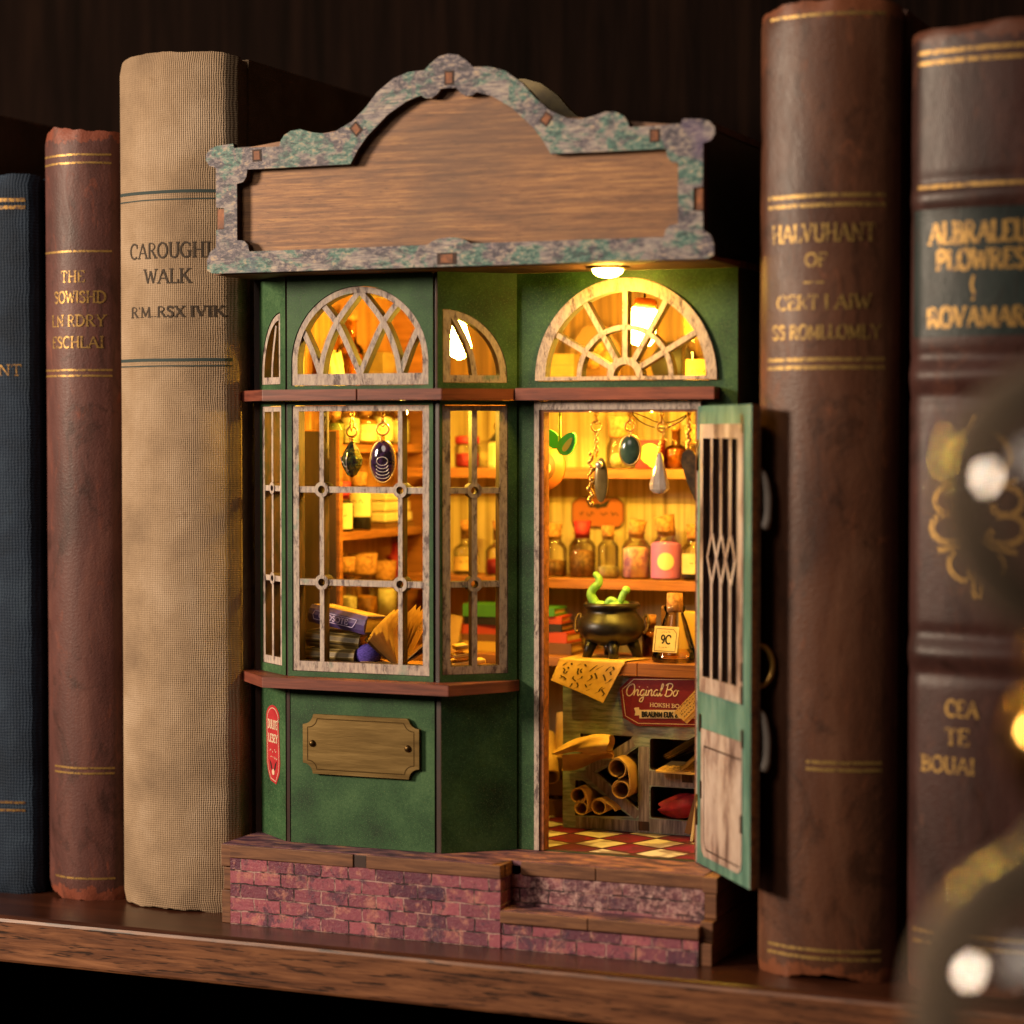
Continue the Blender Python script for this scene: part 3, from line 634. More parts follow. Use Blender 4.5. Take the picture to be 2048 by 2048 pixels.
def grid_window(mp, u0, u1, z0, z1, side, bot, mull, rails, mw=1.45, rw=1.9, ro=2.35):
    mb = MB(); mb.ext([rect(u0, z0, u1, z1), rect(u0 + side, z0 + bot, u1 - side, z1 - 1.6)], mp, .3, 4.2)
    zs = [z0 + bot] + rails + [z1 - 1.6]; us = [u0 + side] + mull + [u1 - side]
    for m_ in mull:
        for k in range(len(zs) - 1):
            a = zs[k] + (ro - .15 if k > 0 else -.1); b_ = zs[k + 1] - (ro - .15 if k < len(zs) - 2 else -.1)
            mb.ext([stroke_poly([(m_, a), (m_, b_)], mw)], mp, .45, 4.05)
    for r_ in rails:
        for k in range(len(us) - 1):
            a = us[k] + (ro - .15 if k > 0 else -.1); b_ = us[k + 1] - (ro - .15 if k < len(us) - 2 else -.1)
            mb.ext([stroke_poly([(a, r_), (b_, r_)], rw)], mp, .5, 4.0)
        for m_ in mull: ring_node(mb, mp, m_, r_, ro, ro * .5)
    return part('bay_window', mb, PB, shop, .12, None, 1)
grid_window(FM, 17.55, 63.55, 77.95, 159.25, 2.1, 3.0, [27.4, 53.9], [105.3, 133.7])
grid_window(MR, .75, 21.05, 78.5, 159.25, 2.5, 2.4, [10.8], [105.5, 133.7], 1.7, 1.8)
grid_window(ML, 1.35, 16.05, 78.9, 159.25, 1.5, 2.4, [8.4], [105.7, 133.8], 1.3, 1.7, 1.9)
mb = MB(); rimo = [(63.35, 165.55)] + arc(ac, azz, 22.95, 23.0, 0, 180, 40) + [(17.45, 165.55)]; rimi = [(61.5, 169.0)] + arc(ac, azz, 21.1, 21.2, 0, 180, 40) + [(19.3, 169.0)]
mb.ext([rimo, rimi], FM, .25, 4.2); dd = .4
for pts in ([(27.0, 168.7), (28.4, 175.5), (32.4, 184.3), (40.5, 194.2)], [(27.4, 190.6), (32.6, 184.3), (37.0, 176), (40.4, 168.7)], [(20.7, 183.0), (24.0, 176.4), (27.0, 168.7)]):
    for sgn in (0, 1):
        q = smooth_path([(2 * ac - x, z) if sgn else (x, z) for x, z in pts], 6); dd += .04
        mb.ext([stroke_poly(q, 1.75)], FM, dd, 4.15 - dd * .2)
part('arch_window', mb, PB, shop, .12, None, 1)
mb = MB(); ro_ = [(.95, 166.15), (20.85, 166.15)] + arc(.95, 167.6, 19.9, 20.2, 0, 90, 20)[1:]; ri_ = [(3.2, 168.3), (18.6, 168.3)] + arc(.95, 167.9, 17.8, 18.0, 4, 82, 18)
mb.ext([ro_, ri_], MR, .25, 4.2); mb.ext([stroke_poly(smooth_path([(4.0, 186.2), (7.2, 180.5), (9.8, 174.5), (11.0, 167.6)], 6), 1.6)], MR, .45, 4.0); part('arch_window', mb, PB, shop, .12, None, 1)
mb = MB(); ro_ = [(15.5, 166.15)] + arc(15.5, 167.6, 14.4, 20.3, 90, 180, 20) + [(1.1, 166.15)]; ri_ = [(14.2, 168.3)] + arc(14.9, 167.9, 12.2, 18.0, 94, 176, 18) + [(2.7, 168.3)]
mb.ext([ro_, ri_], ML, .25, 4.2); mb.ext([stroke_poly(smooth_path([(11.6, 184.2), (9.8, 178), (8.6, 172), (8.3, 167.6)], 6), 1.2)], ML, .45, 4.0); part('arch_window', mb, PB, shop, .12, None, 1)
# --- cornice, sill, inner ledge
def slab(poly, z0, z1, inset=0): return MB().ext([poly], lambda u, v, d: (u, v, d), z1, z0, 0, 0)
part('cornice', slab([(-6.5, 26), (-6.5, 20.5), (9.8, 5.0), (42, 4.9), (42, 27), (-6, 27)], 160.9, 164.2), MAT['mahogany'], shop, .25)
part('cornice', slab([(42.3, 4.9), (70.2, 4.8), (86.6, 21.6), (86.6, 26), (42.3, 27)], 160.9, 164.2), MAT['mahogany'], shop, .25)
part('cornice', slab([(87.0, 21), (149.5, 21), (149.5, 26), (87.0, 26)], 160.8, 164.4), MAT['mahogany'], shop, .25)
part('window_sill', slab([(-6.8, 25.8), (-6.8, 20.5), (10.3, 3.4), (73.4, 2.6), (85.0, 20.6), (86.6, 25.8), (60, 27.5), (0, 27.5)], 73.0, 76.2), MAT['mahogany'], shop, .35)
part('window_ledge', slab([(2, 24), (16.5, 14.4), (65, 14.4), (83, 28.5), (83, 40), (2, 40)], 77.0, 79.2), MAT['inner'], shop)
# --- brass name plate
pl = [(25.2, 64.9), (57.0, 64.9)] + arc(60.9, 64.9, 3.4, 3.0, 180, 270, 6)[1:] + [(60.9, 49.8)] + arc(60.9, 46.6, 3.4, 3.2, 90, 180, 6)[1:] + [(25.0, 46.6)] + arc(21.6, 46.6, 3.4, 3.2, 0, 90, 6)[1:] + [(21.6, 61.7)] + arc(21.6, 64.9, 3.5, 3.2, 270, 360, 6)[1:-1]
plate = part('name_plate', MB().ext([pl], XZ, 8.6, 9.95, 0, 0), [MAT['brass']], shop, .3)
cxp, czp = 41.2, 55.75
inn = [(cxp + (x - cxp) * .915, czp + (z - czp) * .85) for x, z in pl]
mb = MB(); mb.ribbon(inn + [inn[0]], .32, lambda u, v: (u, 8.57, v)); part('engraved_line', mb, MAT['brassdark'], plate)
for x in (24.9, 57.2): part('screw', MB().ball((x, 8.6, 55.9), 1.1, 14, sc=(1, .8, 1)), MAT['brassdark'], plate)
# --- red sticker on the left facet
stz = [(13.6, 62.4)] + arc(9.3, 61.6, 5.2, 4.4, 0, 180, 14) + [(4.4, 55), (4.6, 47.5)] + [(5.6, 44.8), (7.4, 42.2), (11.8, 41.4), (14.2, 44.8), (14.8, 48), (14.2, 56)]
stick = part('sticker', MB().ext([stz], ML, -.12, -.02, 0, 0), [MAT['red']], shop)
mb = MB(); SM = lambda u, v, o=0.0: ML(u, v, -.16 - o)
ol = [(9.5 + (x - 9.5) * .84, 53 + (z - 53) * .93) for x, z in stz]; mb.ribbon(ol + [ol[0]], .22, SM)
lettering(mb, 'DULITE', 5.6, 13.0, 58.6, 2.6, SM, .2, .14); lettering(mb, 'LESEY', 5.9, 13.2, 54.4, 2.4, SM, .2, .14); scribble(mb, 7.0, 12.6, 51.0, 1.4, SM, 0, .22, 4); scribble(mb, 7.6, 12, 49.0, .9, SM, 0, .2, 5)
mb.ext([circ(9.6, 45.0, .95, 12)], ML, -.2, -.14, 0, 0)
part('lettering', mb, MAT['cream'], stick)
mb = MB(); 
for sg in (-1, 1): mb.ext([[(9.6 + sg * .5, 45.4), (9.6 + sg * 1.6, 46.0), (9.6 + sg * 2.6, 48.6), (9.6 + sg * 1.4, 47.6)]], ML, -.22, -.14, 0, 0)
part('bow_emblem', mb, MAT['ink'], stick)
# --- sign: frame, panel, box
def sx(x): return 77 + (x - 74) * .988
def sz(z): return 150.2 + (z - 150.2) * .988
half = [(74, 199.9), (-3, 199.9), (-5.6, 200.0), (-7.3, 200.8), (-7.4, 203.8), (-6.4, 206.4), (-4.2, 207.9), (-4.1, 213.2), (-1.3, 213.4), (-1.3, 219.8), (-4.1, 220.1), (-4.1, 232.2), (-6.4, 232.9), (-7.6, 234.6), (-7.5, 236.5), (-6.0, 238.2), (-3.6, 238.9), (1.9, 239.3), (2.3, 237.9), (17.8, 237.7), (18.3, 239.3), (19.4, 240.9), (21.7, 242.2), (25, 242.5), (28.9, 241.4), (32.8, 240.8), (36.6, 241.2), (42.3, 243.9), (46.6, 247.5), (50.8, 252.2), (56, 255.9), (61.1, 257.5), (66.2, 257.7), (68.2, 259.6), (71, 261.5), (74, 262.0)]
outer = half + [(148 - x, z) for x, z in half[1:-1]][::-1]
halfi = [(74, 208.4), (71, 208.2), (68.6, 207.4), (67, 206.4), (7.4, 206.3), (6.9, 208.3), (5.6, 209.6), (3.2, 209.9), (3.2, 227), (5.4, 227.5), (6.5, 229), (6.8, 231.2), (41.8, 231.3), (44.4, 235.6), (47.5, 239.4), (54.1, 245.3), (60.6, 249.1), (65, 250.4), (66.6, 249.5), (68.4, 249.4), (70.2, 250.4), (71.6, 252.0), (74, 252.2)]
inner = halfi + [(148 - x, z) for x, z in halfi[1:-1]][::-1]
O2 = [(sx(x), sz(z)) for x, z in outer]; I2 = [(sx(x), sz(z)) for x, z in inner]
sign = part('sign_frame', MB().ext([O2, I2], XZ, -5.2, -2.9), [MAT['frame'], MAT['burnt']], shop, .34, None, 1)
def tenon(x, z, w, h, rot=0, y=-5.3):
    mb = MB(); p = [(-w / 2, -h / 2), (w / 2, -h / 2), (w / 2, h / 2), (-w / 2, h / 2)]; c, s_ = math.cos(R(rot)), math.sin(R(rot))
    mb.ext([[(x + a * c - b_ * s_, z + a * s_ + b_ * c) for a, b_ in p]], XZ, y, -4, 0, 0)
    i_ = [(x + .62 * (a * c - b_ * s_), z + .7 * (a * s_ + b_ * c)) for a, b_ in p]
    mb.ext([i_], XZ, y - .08, -4, 1, 1)
    part('tenon', mb, [MAT['burnt'], MAT['edge']], sign)
for x, z, w, h, rt in ((10.2, 235.3, 3.1, 3.6, 2), (43.8, 241.6, 3.0, 3.6, 42), (74.2, 255.0, 3.1, 4.2, 0), (104.8, 241.4, 3.0, 3.6, -38), (137.8, 235.0, 3.1, 3.8, 0), (73.4, 202.2, 6.2, 3.4, 0)): tenon(sx(x), sz(z), w, h, rt)
for x in (-2.6, 150.6): part('tenon', MB().box(sx(x) - 1.3, sx(x) + 1.3, -4.6, -2.95, sz(213.6), sz(219.6)), MAT['edge'], sign)
backp = [(sx(-3.2), 201), (sx(151.2), 201), (sx(151.2), 236.2)] + [(sx(148 - x), sz(z) - 1.2) for x, z in half[27:-1]] + [(sx(x), sz(z) - 1.2) for x, z in half[27:-1]][::-1] + [(sx(-3.2), 236.2)]
part('sign_panel', MB().ext([backp], XZ, -2.2, 2.2), [MAT['plank'], MAT['burnt']], shop)
MAT['olive'] = simple('dull_gold_paper', [(.35, '#5b4a22'), (.65, '#7d6a34')], .2, rough=.5)
part('arch_backing', MB().ext([[(sx(x), sz(z) + .4) for x, z in outer if z > 240]], XZ, 22, 25), [MAT['olive'], MAT['olive']], shop)
for x0 in (150.6, -1): part('sign_box_side', MB().box(x0, x0 + 2.8, 2.6, 121, 201.4, 236.2), MAT['outgreen'], shop)
part('sign_box_top', MB().box(-1.4, 153.8, 2.8, 121, 236.3, 238.2), MAT['darkpanel'], shop)
part('soffit', MB().box(-3, 155.6, -1.6, 27, 199.1, 200.6), [MAT['plankedge']], shop, .15)
# --- lamp under the sign
lamp = part('soffit_lamp', MB().lathe([(6.3, 0), (6.4, -.5), (4.6, -.9)], 24, 0, (120.4, 10.5, 199.1)), MAT['brass'], shop)
MAT['led'] = emissive('lit_led_dome', (1.0, .56, .07), 210); MAT['bulb'] = emissive('lit_lamp_shade', (1.0, .62, .06), 270)
part('led_dome', MB().lathe([(4.5, -.9), (4.0, -1.9), (2.6, -2.8), (.6, -3.2)], 20, 0, (120.4, 10.5, 199.1)), MAT['led'], lamp)
# --- open door, hinged at the right jamb
DP, DDv = (143.3, 26.0), (.612, -.791)
DM = lambda u, v, d: (DP[0] + DDv[0] * u - .791 * d, DP[1] + DDv[1] * u - .612 * d, v)     # +d is the face turned to the shop window
MAT['teal'] = simple('chalky_teal_door_paint', [(.3, '#34574d'), (.5, '#4a7264'), (.64, '#668a7c'), (.75, '#7a7c70')], .16, (1, 1, .25), .62, bump=.25)
n = NT('stained_pale_door_panel'); f = n.noise(n.coord((1, 1, .35)), .16, 6, .65, .4)
c = n.ramp(f, [(.32, '#5a443d'), (.44, '#8b7268'), (.54, '#ab978c'), (.68, '#bcaaa0')]); n.bump(n.noise(n.coord((1, 1, .3)), 1.2, 4), .25, .15); MAT['doorpale'] = n.done(c, .66)
DPB = [MAT['doorpale'], MAT['burnt']]
door = part('door', MB().ext([rect(0, 24.9, 44.2, 158.8), rect(5, 78, 36.5, 151)], DM, .8, -.8), [MAT['teal'], MAT['edge']], shop)
part('backing_board', MB().ext([rect(.2, 25.2, 44.0, 158.6)], DM, -.85, -1.9), [MAT['darkpanel'], MAT['plankedge']], door)
lat = MB(); lat.ext([rect(3.6, 75.6, 38.4, 153.5), rect(6.2, 80.2, 34.2, 149.4)], DM, 1.1, -.5)
k = 0
for c_ in (13.0, 20.4, 27.8):
    for z0, z1 in ((122.0, 149.6), (80.0, 108.2)):
        k += 1; lat.ext([stroke_poly([(c_, z0), (c_, z1)], 1.7)], DM, .95 - .01 * k, -.45)
    for sg in (-1, 1):
        k += 1; lat.ext([stroke_poly([(c_, 122.6), (c_ + sg * 3.7, 115.1), (c_, 107.6)], 1.5)], DM, .9 - .015 * k, -.4)
part('lattice', lat, DPB, door)
pz = [(4.9, 65), (4.9, 31.5), (5.6, 29.2), (7.6, 27.8), (35.2, 27.8), (37.2, 29.0), (38, 31.4), (38, 65)]
part('lower_panel', MB().ext([pz], DM, 1.05, .7), DPB, door)
mb = MB(); mb.ribbon([(7.4, 60), (37.5, 60)], .5, lambda u, v: DM(u, v, 1.08)); mb.ribbon([(7.6, 60), (7.6, 32.4), (9.4, 30), (36.6, 29.8)], .45, lambda u, v: DM(u, v, 1.09))
for u, z in ((4.0, 66.4), (38.2, 66.0), (37.6, 42.0), (37.6, 84.5), (37.6, 78.0), (37.4, 153.5), (5.0, 47)): mb.ribbon([(u, z - 2.6), (u, z + 2.6)], 1.5, lambda a, b_: DM(a, b_, 1.14))
part('panel_groove', mb, MAT['post'], door)
ringp = [tuple(Vector(DM(42.0, 86.6, -1.9)) + Vector((.79, .61, 0)) * (4.6 * math.sin(R(a))) + Vector((0, 0, 5.8 * math.cos(R(a))))) for a in range(-10, 195, 12)]
part('ring_handle', MB().tube(ringp, .75, 10), MAT['chain'], door)
MAT['white'] = plain('white_enamel', '#b8aca2', .35)
for z0, z1 in ((124.5, 140.5), (57.5, 74.0)):
    P = [DM(42.0, z1, -1.8), DM(42.6, z1 - 1.6, -3.4), DM(43, (z0 + z1) / 2 + 1, -4.4), DM(43, z0 + 3, -4.2), DM(42.6, z0, -3.2)]
    part('coat_hook', MB().tube(smooth_path(P, 5), [.9, 1.0, 1.1, 1.1, 1.1, 1.1, 1.15, 1.15, 1.15, 1.15, 1.2, 1.2, 1.2, 1.2, 1.2, 1.4, 1.4, 1.5, 1.6, 1.5, 1.2], 10), MAT['white'], door)
for z in (140, 36): part('hinge', MB().lathe([(.9, 0), (.9, 9)], 12, 0, (143.6, 25.0, z)), MAT['brassdark'], door)
# --- fitted shelves inside
bc = part('wall_bookcase', MB().box(.6, 14.6, 48, 50.4, 79, 152).box(.6, 13, 116.6, 118.8, 25, 198), [MAT['shelfwood']], shop, .2)
part('end_panel', MB().box(.7, 13.4, 47.5, 47.95, 79, 151.6), MAT['darkpanel'], bc)
part('back_board', MB().box(.5, .9, 50.5, 118, 25, 198), MAT['inner'], bc)
for z in (87.8, 118.6, 147.2, 162.5): part('shelf', MB().box(.9, 13.0, 50.4, 116.5, z - 2.7, z), MAT['shelfwood'], bc, .15)
for z, y0 in ((139.2, 97), (102.6, 97), (163.0, 97)): part('wall_shelf', MB().box(14.5 if z < 160 else 1, 151.6, y0, 119.4, z - 3.3, z), MAT['shelfwood'], shop, .2)
part('wall_bench', MB().box(14.5, 83, 84, 119.4, 74.5, 77.6).box(14.5, 17, 86, 119.3, 24.9, 74.4).box(79, 82, 86, 119.3, 24.9, 74.4), MAT['shelfwood'], shop, .2)
bm_ = part('door_beam', MB().box(93, 143, 33, 39, 157.4, 161), MAT['inner'], shop)
MAT['bead'] = emissive('lit_led_bead', (1.0, .60, .06), 3600)
for p in ((104, 39.6, 158.6), (124, 39.6, 158.6)): part('led_bead', MB().ball(p, 1.3, 10), MAT['bead'], bm_)
bm_ = part('window_beam', MB().box(30, 62, 22, 26, 158.0, 161), MAT['inner'], shop)
for p in ((47, 27.6, 157.4),): part('led_bead', MB().ball(p, 1.3, 10), MAT['bead'], bm_)

# ------------------------------------------------------------------ things inside the shop
def content_mat(name, stops, scale=.6): return simple(name, stops, scale, rough=.55, bump=.3)
MAT['leaf'] = plain('bright_green_enamel', '#3fc455', .4); MAT['leafpale'] = plain('yellow_green_enamel', '#b9c25a', .4)
MAT['orange'] = plain('orange_wood', '#b5622a', .55); MAT['slime'] = simple('green_clay', [(.35, '#5c9a4c'), (.65, '#8fc06a')], .4, rough=.4)
MAT['pot'] = simple('black_cast_iron', [(.35, '#0b090b'), (.65, '#181418')], .7, rough=.36, bump=.35, metal=0); MAT['potgold'] = simple('gilded_rim', [(.35, '#3c2a18'), (.65, '#6e5230')], .5, rough=.4, metal=.5)
MAT['purple'] = simple('purple_book_cloth', [(.35, '#3d2c5c'), (.65, '#56407a')], .3, rough=.6); MAT['yarn'] = simple('purple_yarn', [(.35, '#2e2070'), (.65, '#5c48b0')], 1.2, (1, 1, 3), .9, bump=.8)
MAT['lilac'] = plain('lilac_print', '#b7a4c8', .6); MAT['stripe'] = simple('gold_striped_spine', [(.40, '#2d2114'), (.5, '#7d6632'), (.58, '#a38a4c'), (.64, '#3d2e1a')], .55, (.02, .02, 1.6), .45)
MAT['redc'] = simple('red_cloth', [(.35, '#7a1020'), (.65, '#a81c30')], .3, rough=.6, bump=.4); MAT['pinksand'] = content_mat('pink_and_violet_sand', [(.38, '#9a5a86'), (.5, '#eaa59a'), (.65, '#f3d0b0')], .2)
MAT['violet'] = plain('violet_label_paper', '#b565b8', .6); MAT['darkstuff'] = content_mat('dark_dried_pieces', [(.35, '#4a2a1a'), (.65, '#9a6a3a')], .8); MAT['pale_stuff'] = content_mat('pale_contents', [(.35, '#b5a070'), (.65, '#e0cfa0')], .7)
MAT['green_stuff'] = content_mat('olive_liquid', [(.35, '#4a5220'), (.65, '#7a7a34')], .4); MAT['amberliq'] = content_mat('amber_liquid', [(.35, '#7a4412'), (.65, '#b5761f')], .4)
MAT['bookgreen'] = plain('green_book_cloth', '#3f7a2c', .6); MAT['bookred'] = plain('orange_red_book_cloth', '#b5401f', .6); MAT['bookblack'] = plain('black_book_cloth', '#221a16', .6); MAT['bookbrown'] = plain('brown_book_cloth', '#6b4524', .6); MAT['bookyellow'] = plain('yellow_book_cloth', '#c49a3a', .6)
MAT['boxtan'] = simple('tan_cardboard', [(.35, '#6b522c'), (.65, '#83663a')], .2, rough=.8)
VIEW = R(-66)
def bottle(name, label, cat, loc, r, h, neck=(.56, .17), cork=(1.0, .0), contents=None, fill=.6, lab=None, glass='glass', group=None, tilt=0, corkmat='cork', rotz=0):
    t = thing(name, label, cat, loc, rotz, group); nr = r * neck[0]; nh = h * neck[1]; body = h - nh
    prof = [(r * .9, 0), (r, r * .12), (r, body - r * .45), (r * .82, body - r * .16), (nr, body + r * .1), (nr, h - .5), (nr * 1.22, h - .35), (nr * 1.22, h)]
    part('glass', MB().lathe(prof, 26, 0, cap=False).lathe([(.05, .02), (r * .9, .01)], 26, 0, cap=False), MAT[glass], t)
    ck = MB().lathe([(nr * .92, h - nh * .7), (nr * .98, h), (nr * 1.12, h + cork[0] * nr * 1.5)], 20, 0)
    if tilt: ck.rot('Y', R(tilt), (0, 0, h))
    part('cork', ck, MAT[corkmat], t)
    if contents: part('contents', MB().lathe([(r * .8, .5), (r * .9, r * .2), (r * .9, body * fill), (r * .5, body * fill + .5)], 22, 0), contents, t)
    if lab:
        lm, z0, z1, aw = lab
        part('paper_label', MB().grid(lambda u, v: ((r + .12) * math.cos(VIEW - rotz + R(aw) * (u - .5)), (r + .12) * math.sin(VIEW - rotz + R(aw) * (u - .5)), h * (z0 + (z1 - z0) * v)), 12, 2), lm, t)
        mb = MB(); LMp = lambda u, v, o=0.0: ((r + .18 + o) * math.cos(VIEW - rotz + u / r), (r + .18 + o) * math.sin(VIEW - rotz + u / r), v)
        scribble(mb, -r * .45, r * .5, h * (z0 + z1) / 2, h * .07, LMp, 0, .22, int(loc[0] * 7 + loc[1])); part('label_print', mb, MAT['brownink'], t)
    return t
MS = 'bottles on the middle back shelf'
bottle('bottle', 'corked jar holding a dark ball, behind the left door jamb', 'bottle', (66.5, 105, 102.6), 4.7, 14, contents=MAT['darkstuff'], fill=.45, group=MS)
bottle('bottle', 'glass jar of dark dried pieces tied with a red ribbon', 'bottle', (76.8, 105, 102.6), 4.7, 15, contents=MAT['darkstuff'], fill=.7, group=MS, corkmat='redc')
bottle('bottle', 'narrow clear empty bottle between the ribboned jar and pink sand jar', 'bottle', (86.0, 105, 102.6), 3.6, 14.5, contents=MAT['pale_stuff'], fill=.3, group=MS)
bottle('bottle', 'corked jar of pink and violet sand on the middle shelf', 'bottle', (96.0, 105, 102.6), 4.8, 15.5, contents=MAT['pinksand'], fill=.78, group=MS, tilt=9)
t = bottle('bottle', 'corked jar with violet wrapper and round cream label', 'bottle', (106.4, 105, 102.6), 5.0, 16.5, neck=(.62, .2), contents=MAT['violet'], fill=.92, group=MS, tilt=-10, lab=(MAT['violet'], .04, .72, 160))
part('round_label', MB().grid(lambda u, v: (lambda a, rr: (5.28 * math.cos(VIEW - .12 + rr * math.cos(a) / 5.28), 5.28 * math.sin(VIEW - .12 + rr * math.cos(a) / 5.28), 6.2 + rr * math.sin(a)))(u * 6.2832, 2.9 * v), 20, 3), MAT['cream'], t)
bottle('bottle', 'dark-bottomed bottle with cream label beside the open door edge', 'bottle', (116.8, 104, 102.6), 4.8, 14.5, contents=MAT['bookblack'], fill=.22, lab=(MAT['paperlight'], .16, .62, 130), group=MS)
bottle('bottle', 'olive liquid bottle seen through the right bay window', 'bottle', (34.5, 104, 102.6), 4.4, 16, neck=(.4, .35), contents=MAT['green_stuff'], fill=.55, lab=(MAT['paper'], .1, .4, 120), group=MS)
bottle('bottle', 'corked bottle over a red cloth behind the right bay window', 'bottle', (46.5, 104, 102.6), 4.4, 16, neck=(.4, .35), contents=MAT['redc'], fill=.5, group=MS)
bottle('bottle', 'clear bottle on the middle shelf behind the dark wall strip', 'bottle', (56, 105, 102.6), 3.8, 15, contents=MAT['amberliq'], fill=.5, group=MS)
TS = 'jars on the top back shelf'
t = bottle('jar', 'jar of cream mushroom shapes on the upper shelf', 'jar', (91, 104, 139.2), 5.2, 11, neck=(.8, .12), group=TS)
mb = MB(); mb.ball((-1.2, -1.5, 3), 2.2).ball((1.6, -1.0, 4.6), 2.0).ball((0, 1.2, 2.4), 2.0); part('contents', mb, MAT['pale_stuff'], t)
t = thing('gift_box', 'red box with two yellow fruit slices behind the green pendant', 'box', (101.5, 103, 139.2)); part('box', MB().box(-4.4, 4.4, -2.5, 3, 0, 9.6), MAT['redc'], t, .4)
for dx, dz, rr in ((1.0, 5.0, 3.4), (2.8, 3.2, 2.9)): part('fruit_slice', MB().ext([circ(dx, dz, rr, 22)], XZ, -3.4 - dx * .1, -2.6 - dx * .1, 0, 0), MAT['leafpale'], t)
bottle('jar', 'amber gourd-shaped bottle on the upper shelf behind the silver pendant', 'jar', (109.8, 105, 139.2), 3.6, 13, neck=(.4, .4), contents=MAT['amberliq'], fill=.8, glass='amberglass', group=TS)
bottle('jar', 'small jar of pale powder on the upper shelf at the right', 'jar', (117, 104, 139.2), 4.6, 9, neck=(.8, .15), contents=MAT['pale_stuff'], fill=.5, lab=(MAT['paper'], .1, .6, 120), group=TS)
t = thing('lantern', 'small glowing-looking yellow lantern on the upper shelf behind the right bay window', 'lantern', (47, 103, 139.2)); part('body', MB().lathe([(3.2, 0), (3.6, 1), (3.6, 8), (3.0, 9)], 8, 0, smooth=False), MAT['paperlight'], t); part('cap', MB().lathe([(3.8, 9), (1.2, 12), (.6, 13)], 8, 0, smooth=False), MAT['bookblack'], t); part('ring', MB().tube([(1.4 * math.cos(R(a)), 0, 14 + 1.4 * math.sin(R(a))) for a in range(0, 360, 24)], .25, 6, closed=True), MAT['brassdark'], t)
t = thing('jar', 'red-capped jar on the upper shelf behind the left pane of the bay', 'jar', (35.5, 103, 139.2), group=TS); part('glass', MB().lathe([(4, 0), (4.4, 1), (4.4, 7), (3.6, 8.4)], 22, 0), MAT['glass'], t); part('contents', MB().lathe([(3.6, .4), (4.0, 1), (4.0, 5)], 18, 0), MAT['redc'], t); part('lid', MB().lathe([(4.0, 8.2), (4.2, 8.6), (4.2, 10.4), (3.6, 10.8)], 22, 0), MAT['redc'], t)
# wall sign with a bow
wp = [(68.6, 119), (85, 119), (86.6, 121), (86.6, 127), (84.4, 129), (80, 129), (77.4, 130.4), (74.8, 129), (70.4, 129), (68, 127), (68, 121)]
t = solo('wall_sign', MB().ext([[(x - 77.4, z - 124) for x, z in wp]], XZ, -.5, .5, 0, 0), MAT['orange'], 'orange wall sign with dark bow emblem hanging above the middle shelf', 'sign', (77.4, 118.9, 124))
mb = MB()
for sg in (-1, 1): mb.ext([[(sg * .6, 2.6), (sg * 4.6, 4.6), (sg * 3.2, 1.8), (sg * .8, 1.6)]], XZ, -.62, -.5, 0, 0)
mb.ext([circ(0, 2.2, 1.0, 12)], XZ, -.64, -.5, 0, 0); part('bow_emblem', mb, MAT['ink'], t)
mb = MB(); scribble(mb, -6.6, -.8, -1.2, 1.8, lambda u, v, o=0.0: (u, -.6 - o, v), 0, .4, 3); scribble(mb, 1.0, 7.2, -1.2, 1.8, lambda u, v, o=0.0: (u, -.6 - o, v), 0, .4, 9); mb.ribbon([(x - 77.4, z - 124) for x, z in wp + wp[:1]], .4, lambda u, v: (u, -.56, v)); part('sign_print', mb, MAT['brownink'], t)

# loft shelf under the ceiling
solo('storage_box', MB().box(-8, 8, -5, 6, 0, 14.5), MAT['boxtan'], 'plain cream box at the left of the fan window, on the loft shelf', 'box', (68, 104, 163.0), group='cream boxes on the loft shelf', bevel=.3)
for z0 in (5.2, 10.4): part('cardboard_seam', MB().box(-8.02, 8.02, -5.08, -4.9, z0, z0 + .5), MAT['bookbrown'], bpy.data.objects['storage_box'])
t = thing('cookie_board', 'brown board of round cookies leaning behind the cream box in the fan window', 'board', (79, 112, 163.0)); part('board', MB().ext([[(-9, 0), (9, 0), (9, 17), (4, 24), (-4, 24), (-9, 17)]], XZ, -.8, .8, 0, 0), MAT['bookbrown'], t)
for dx, dz in ((-4, 15), (1, 17), (4.5, 13), (-.5, 12)): part('cookie', MB().lathe([(2.4, 0), (2.4, .8)], 18, 0, (0, 0, 0)).rot('X', R(90)).tf(lambda x, y, z, dx=dx, dz=dz: (x + dx, y - .8, z + dz)), MAT['cork'], t)
bottle('jar', 'tall patterned glass jar at the right of the fan window', 'jar', (117.5, 103, 163.0), 5.0, 20, neck=(.85, .1), contents=MAT['pale_stuff'], fill=.35, lab=(MAT['paper'], .15, .6, 100), group='jars on the loft shelf')
t = thing('round_clock', 'dark round disc standing behind the hanging lamp in the fan window', 'disc', (106, 113, 163.0)); part('disc', MB().lathe([(7.5, -.8), (7.5, .8)], 30, 0).rot('X', R(90)).tf(lambda x, y, z: (x, y, z + 11)), MAT['bookblack'], t); part('foot', MB().box(-3, 3, -2, 2, 0, 4), MAT['bookbrown'], t)
solo('storage_box', MB().box(-5.6, 5.6, -9, 9, 0, 15.8), MAT['boxtan'], 'cream box with dark drop mark behind the arched bay window', 'box', (7, 94, 162.6), group='cream boxes on the loft shelf', bevel=.3)
mb = MB(); mb.grid(lambda u, v: (5.64, (1 - v) * 2.2 * math.cos(6.2832 * u) * (.6 + .4 * (math.sin(6.2832 * u) < 0)), 8 + (1 - v) * 3 * math.sin(6.2832 * u)), 18, 2); part('drop_mark', mb, MAT['bookbrown'], bpy.data.objects['storage_box.001'])
bottle('bottle', 'tall amber bottle near the top of the arched bay window', 'bottle', (6.4, 72, 162.6), 4.6, 26, neck=(.5, .3), contents=MAT['amberliq'], fill=.8, glass='amberglass', group='jars on the loft shelf')
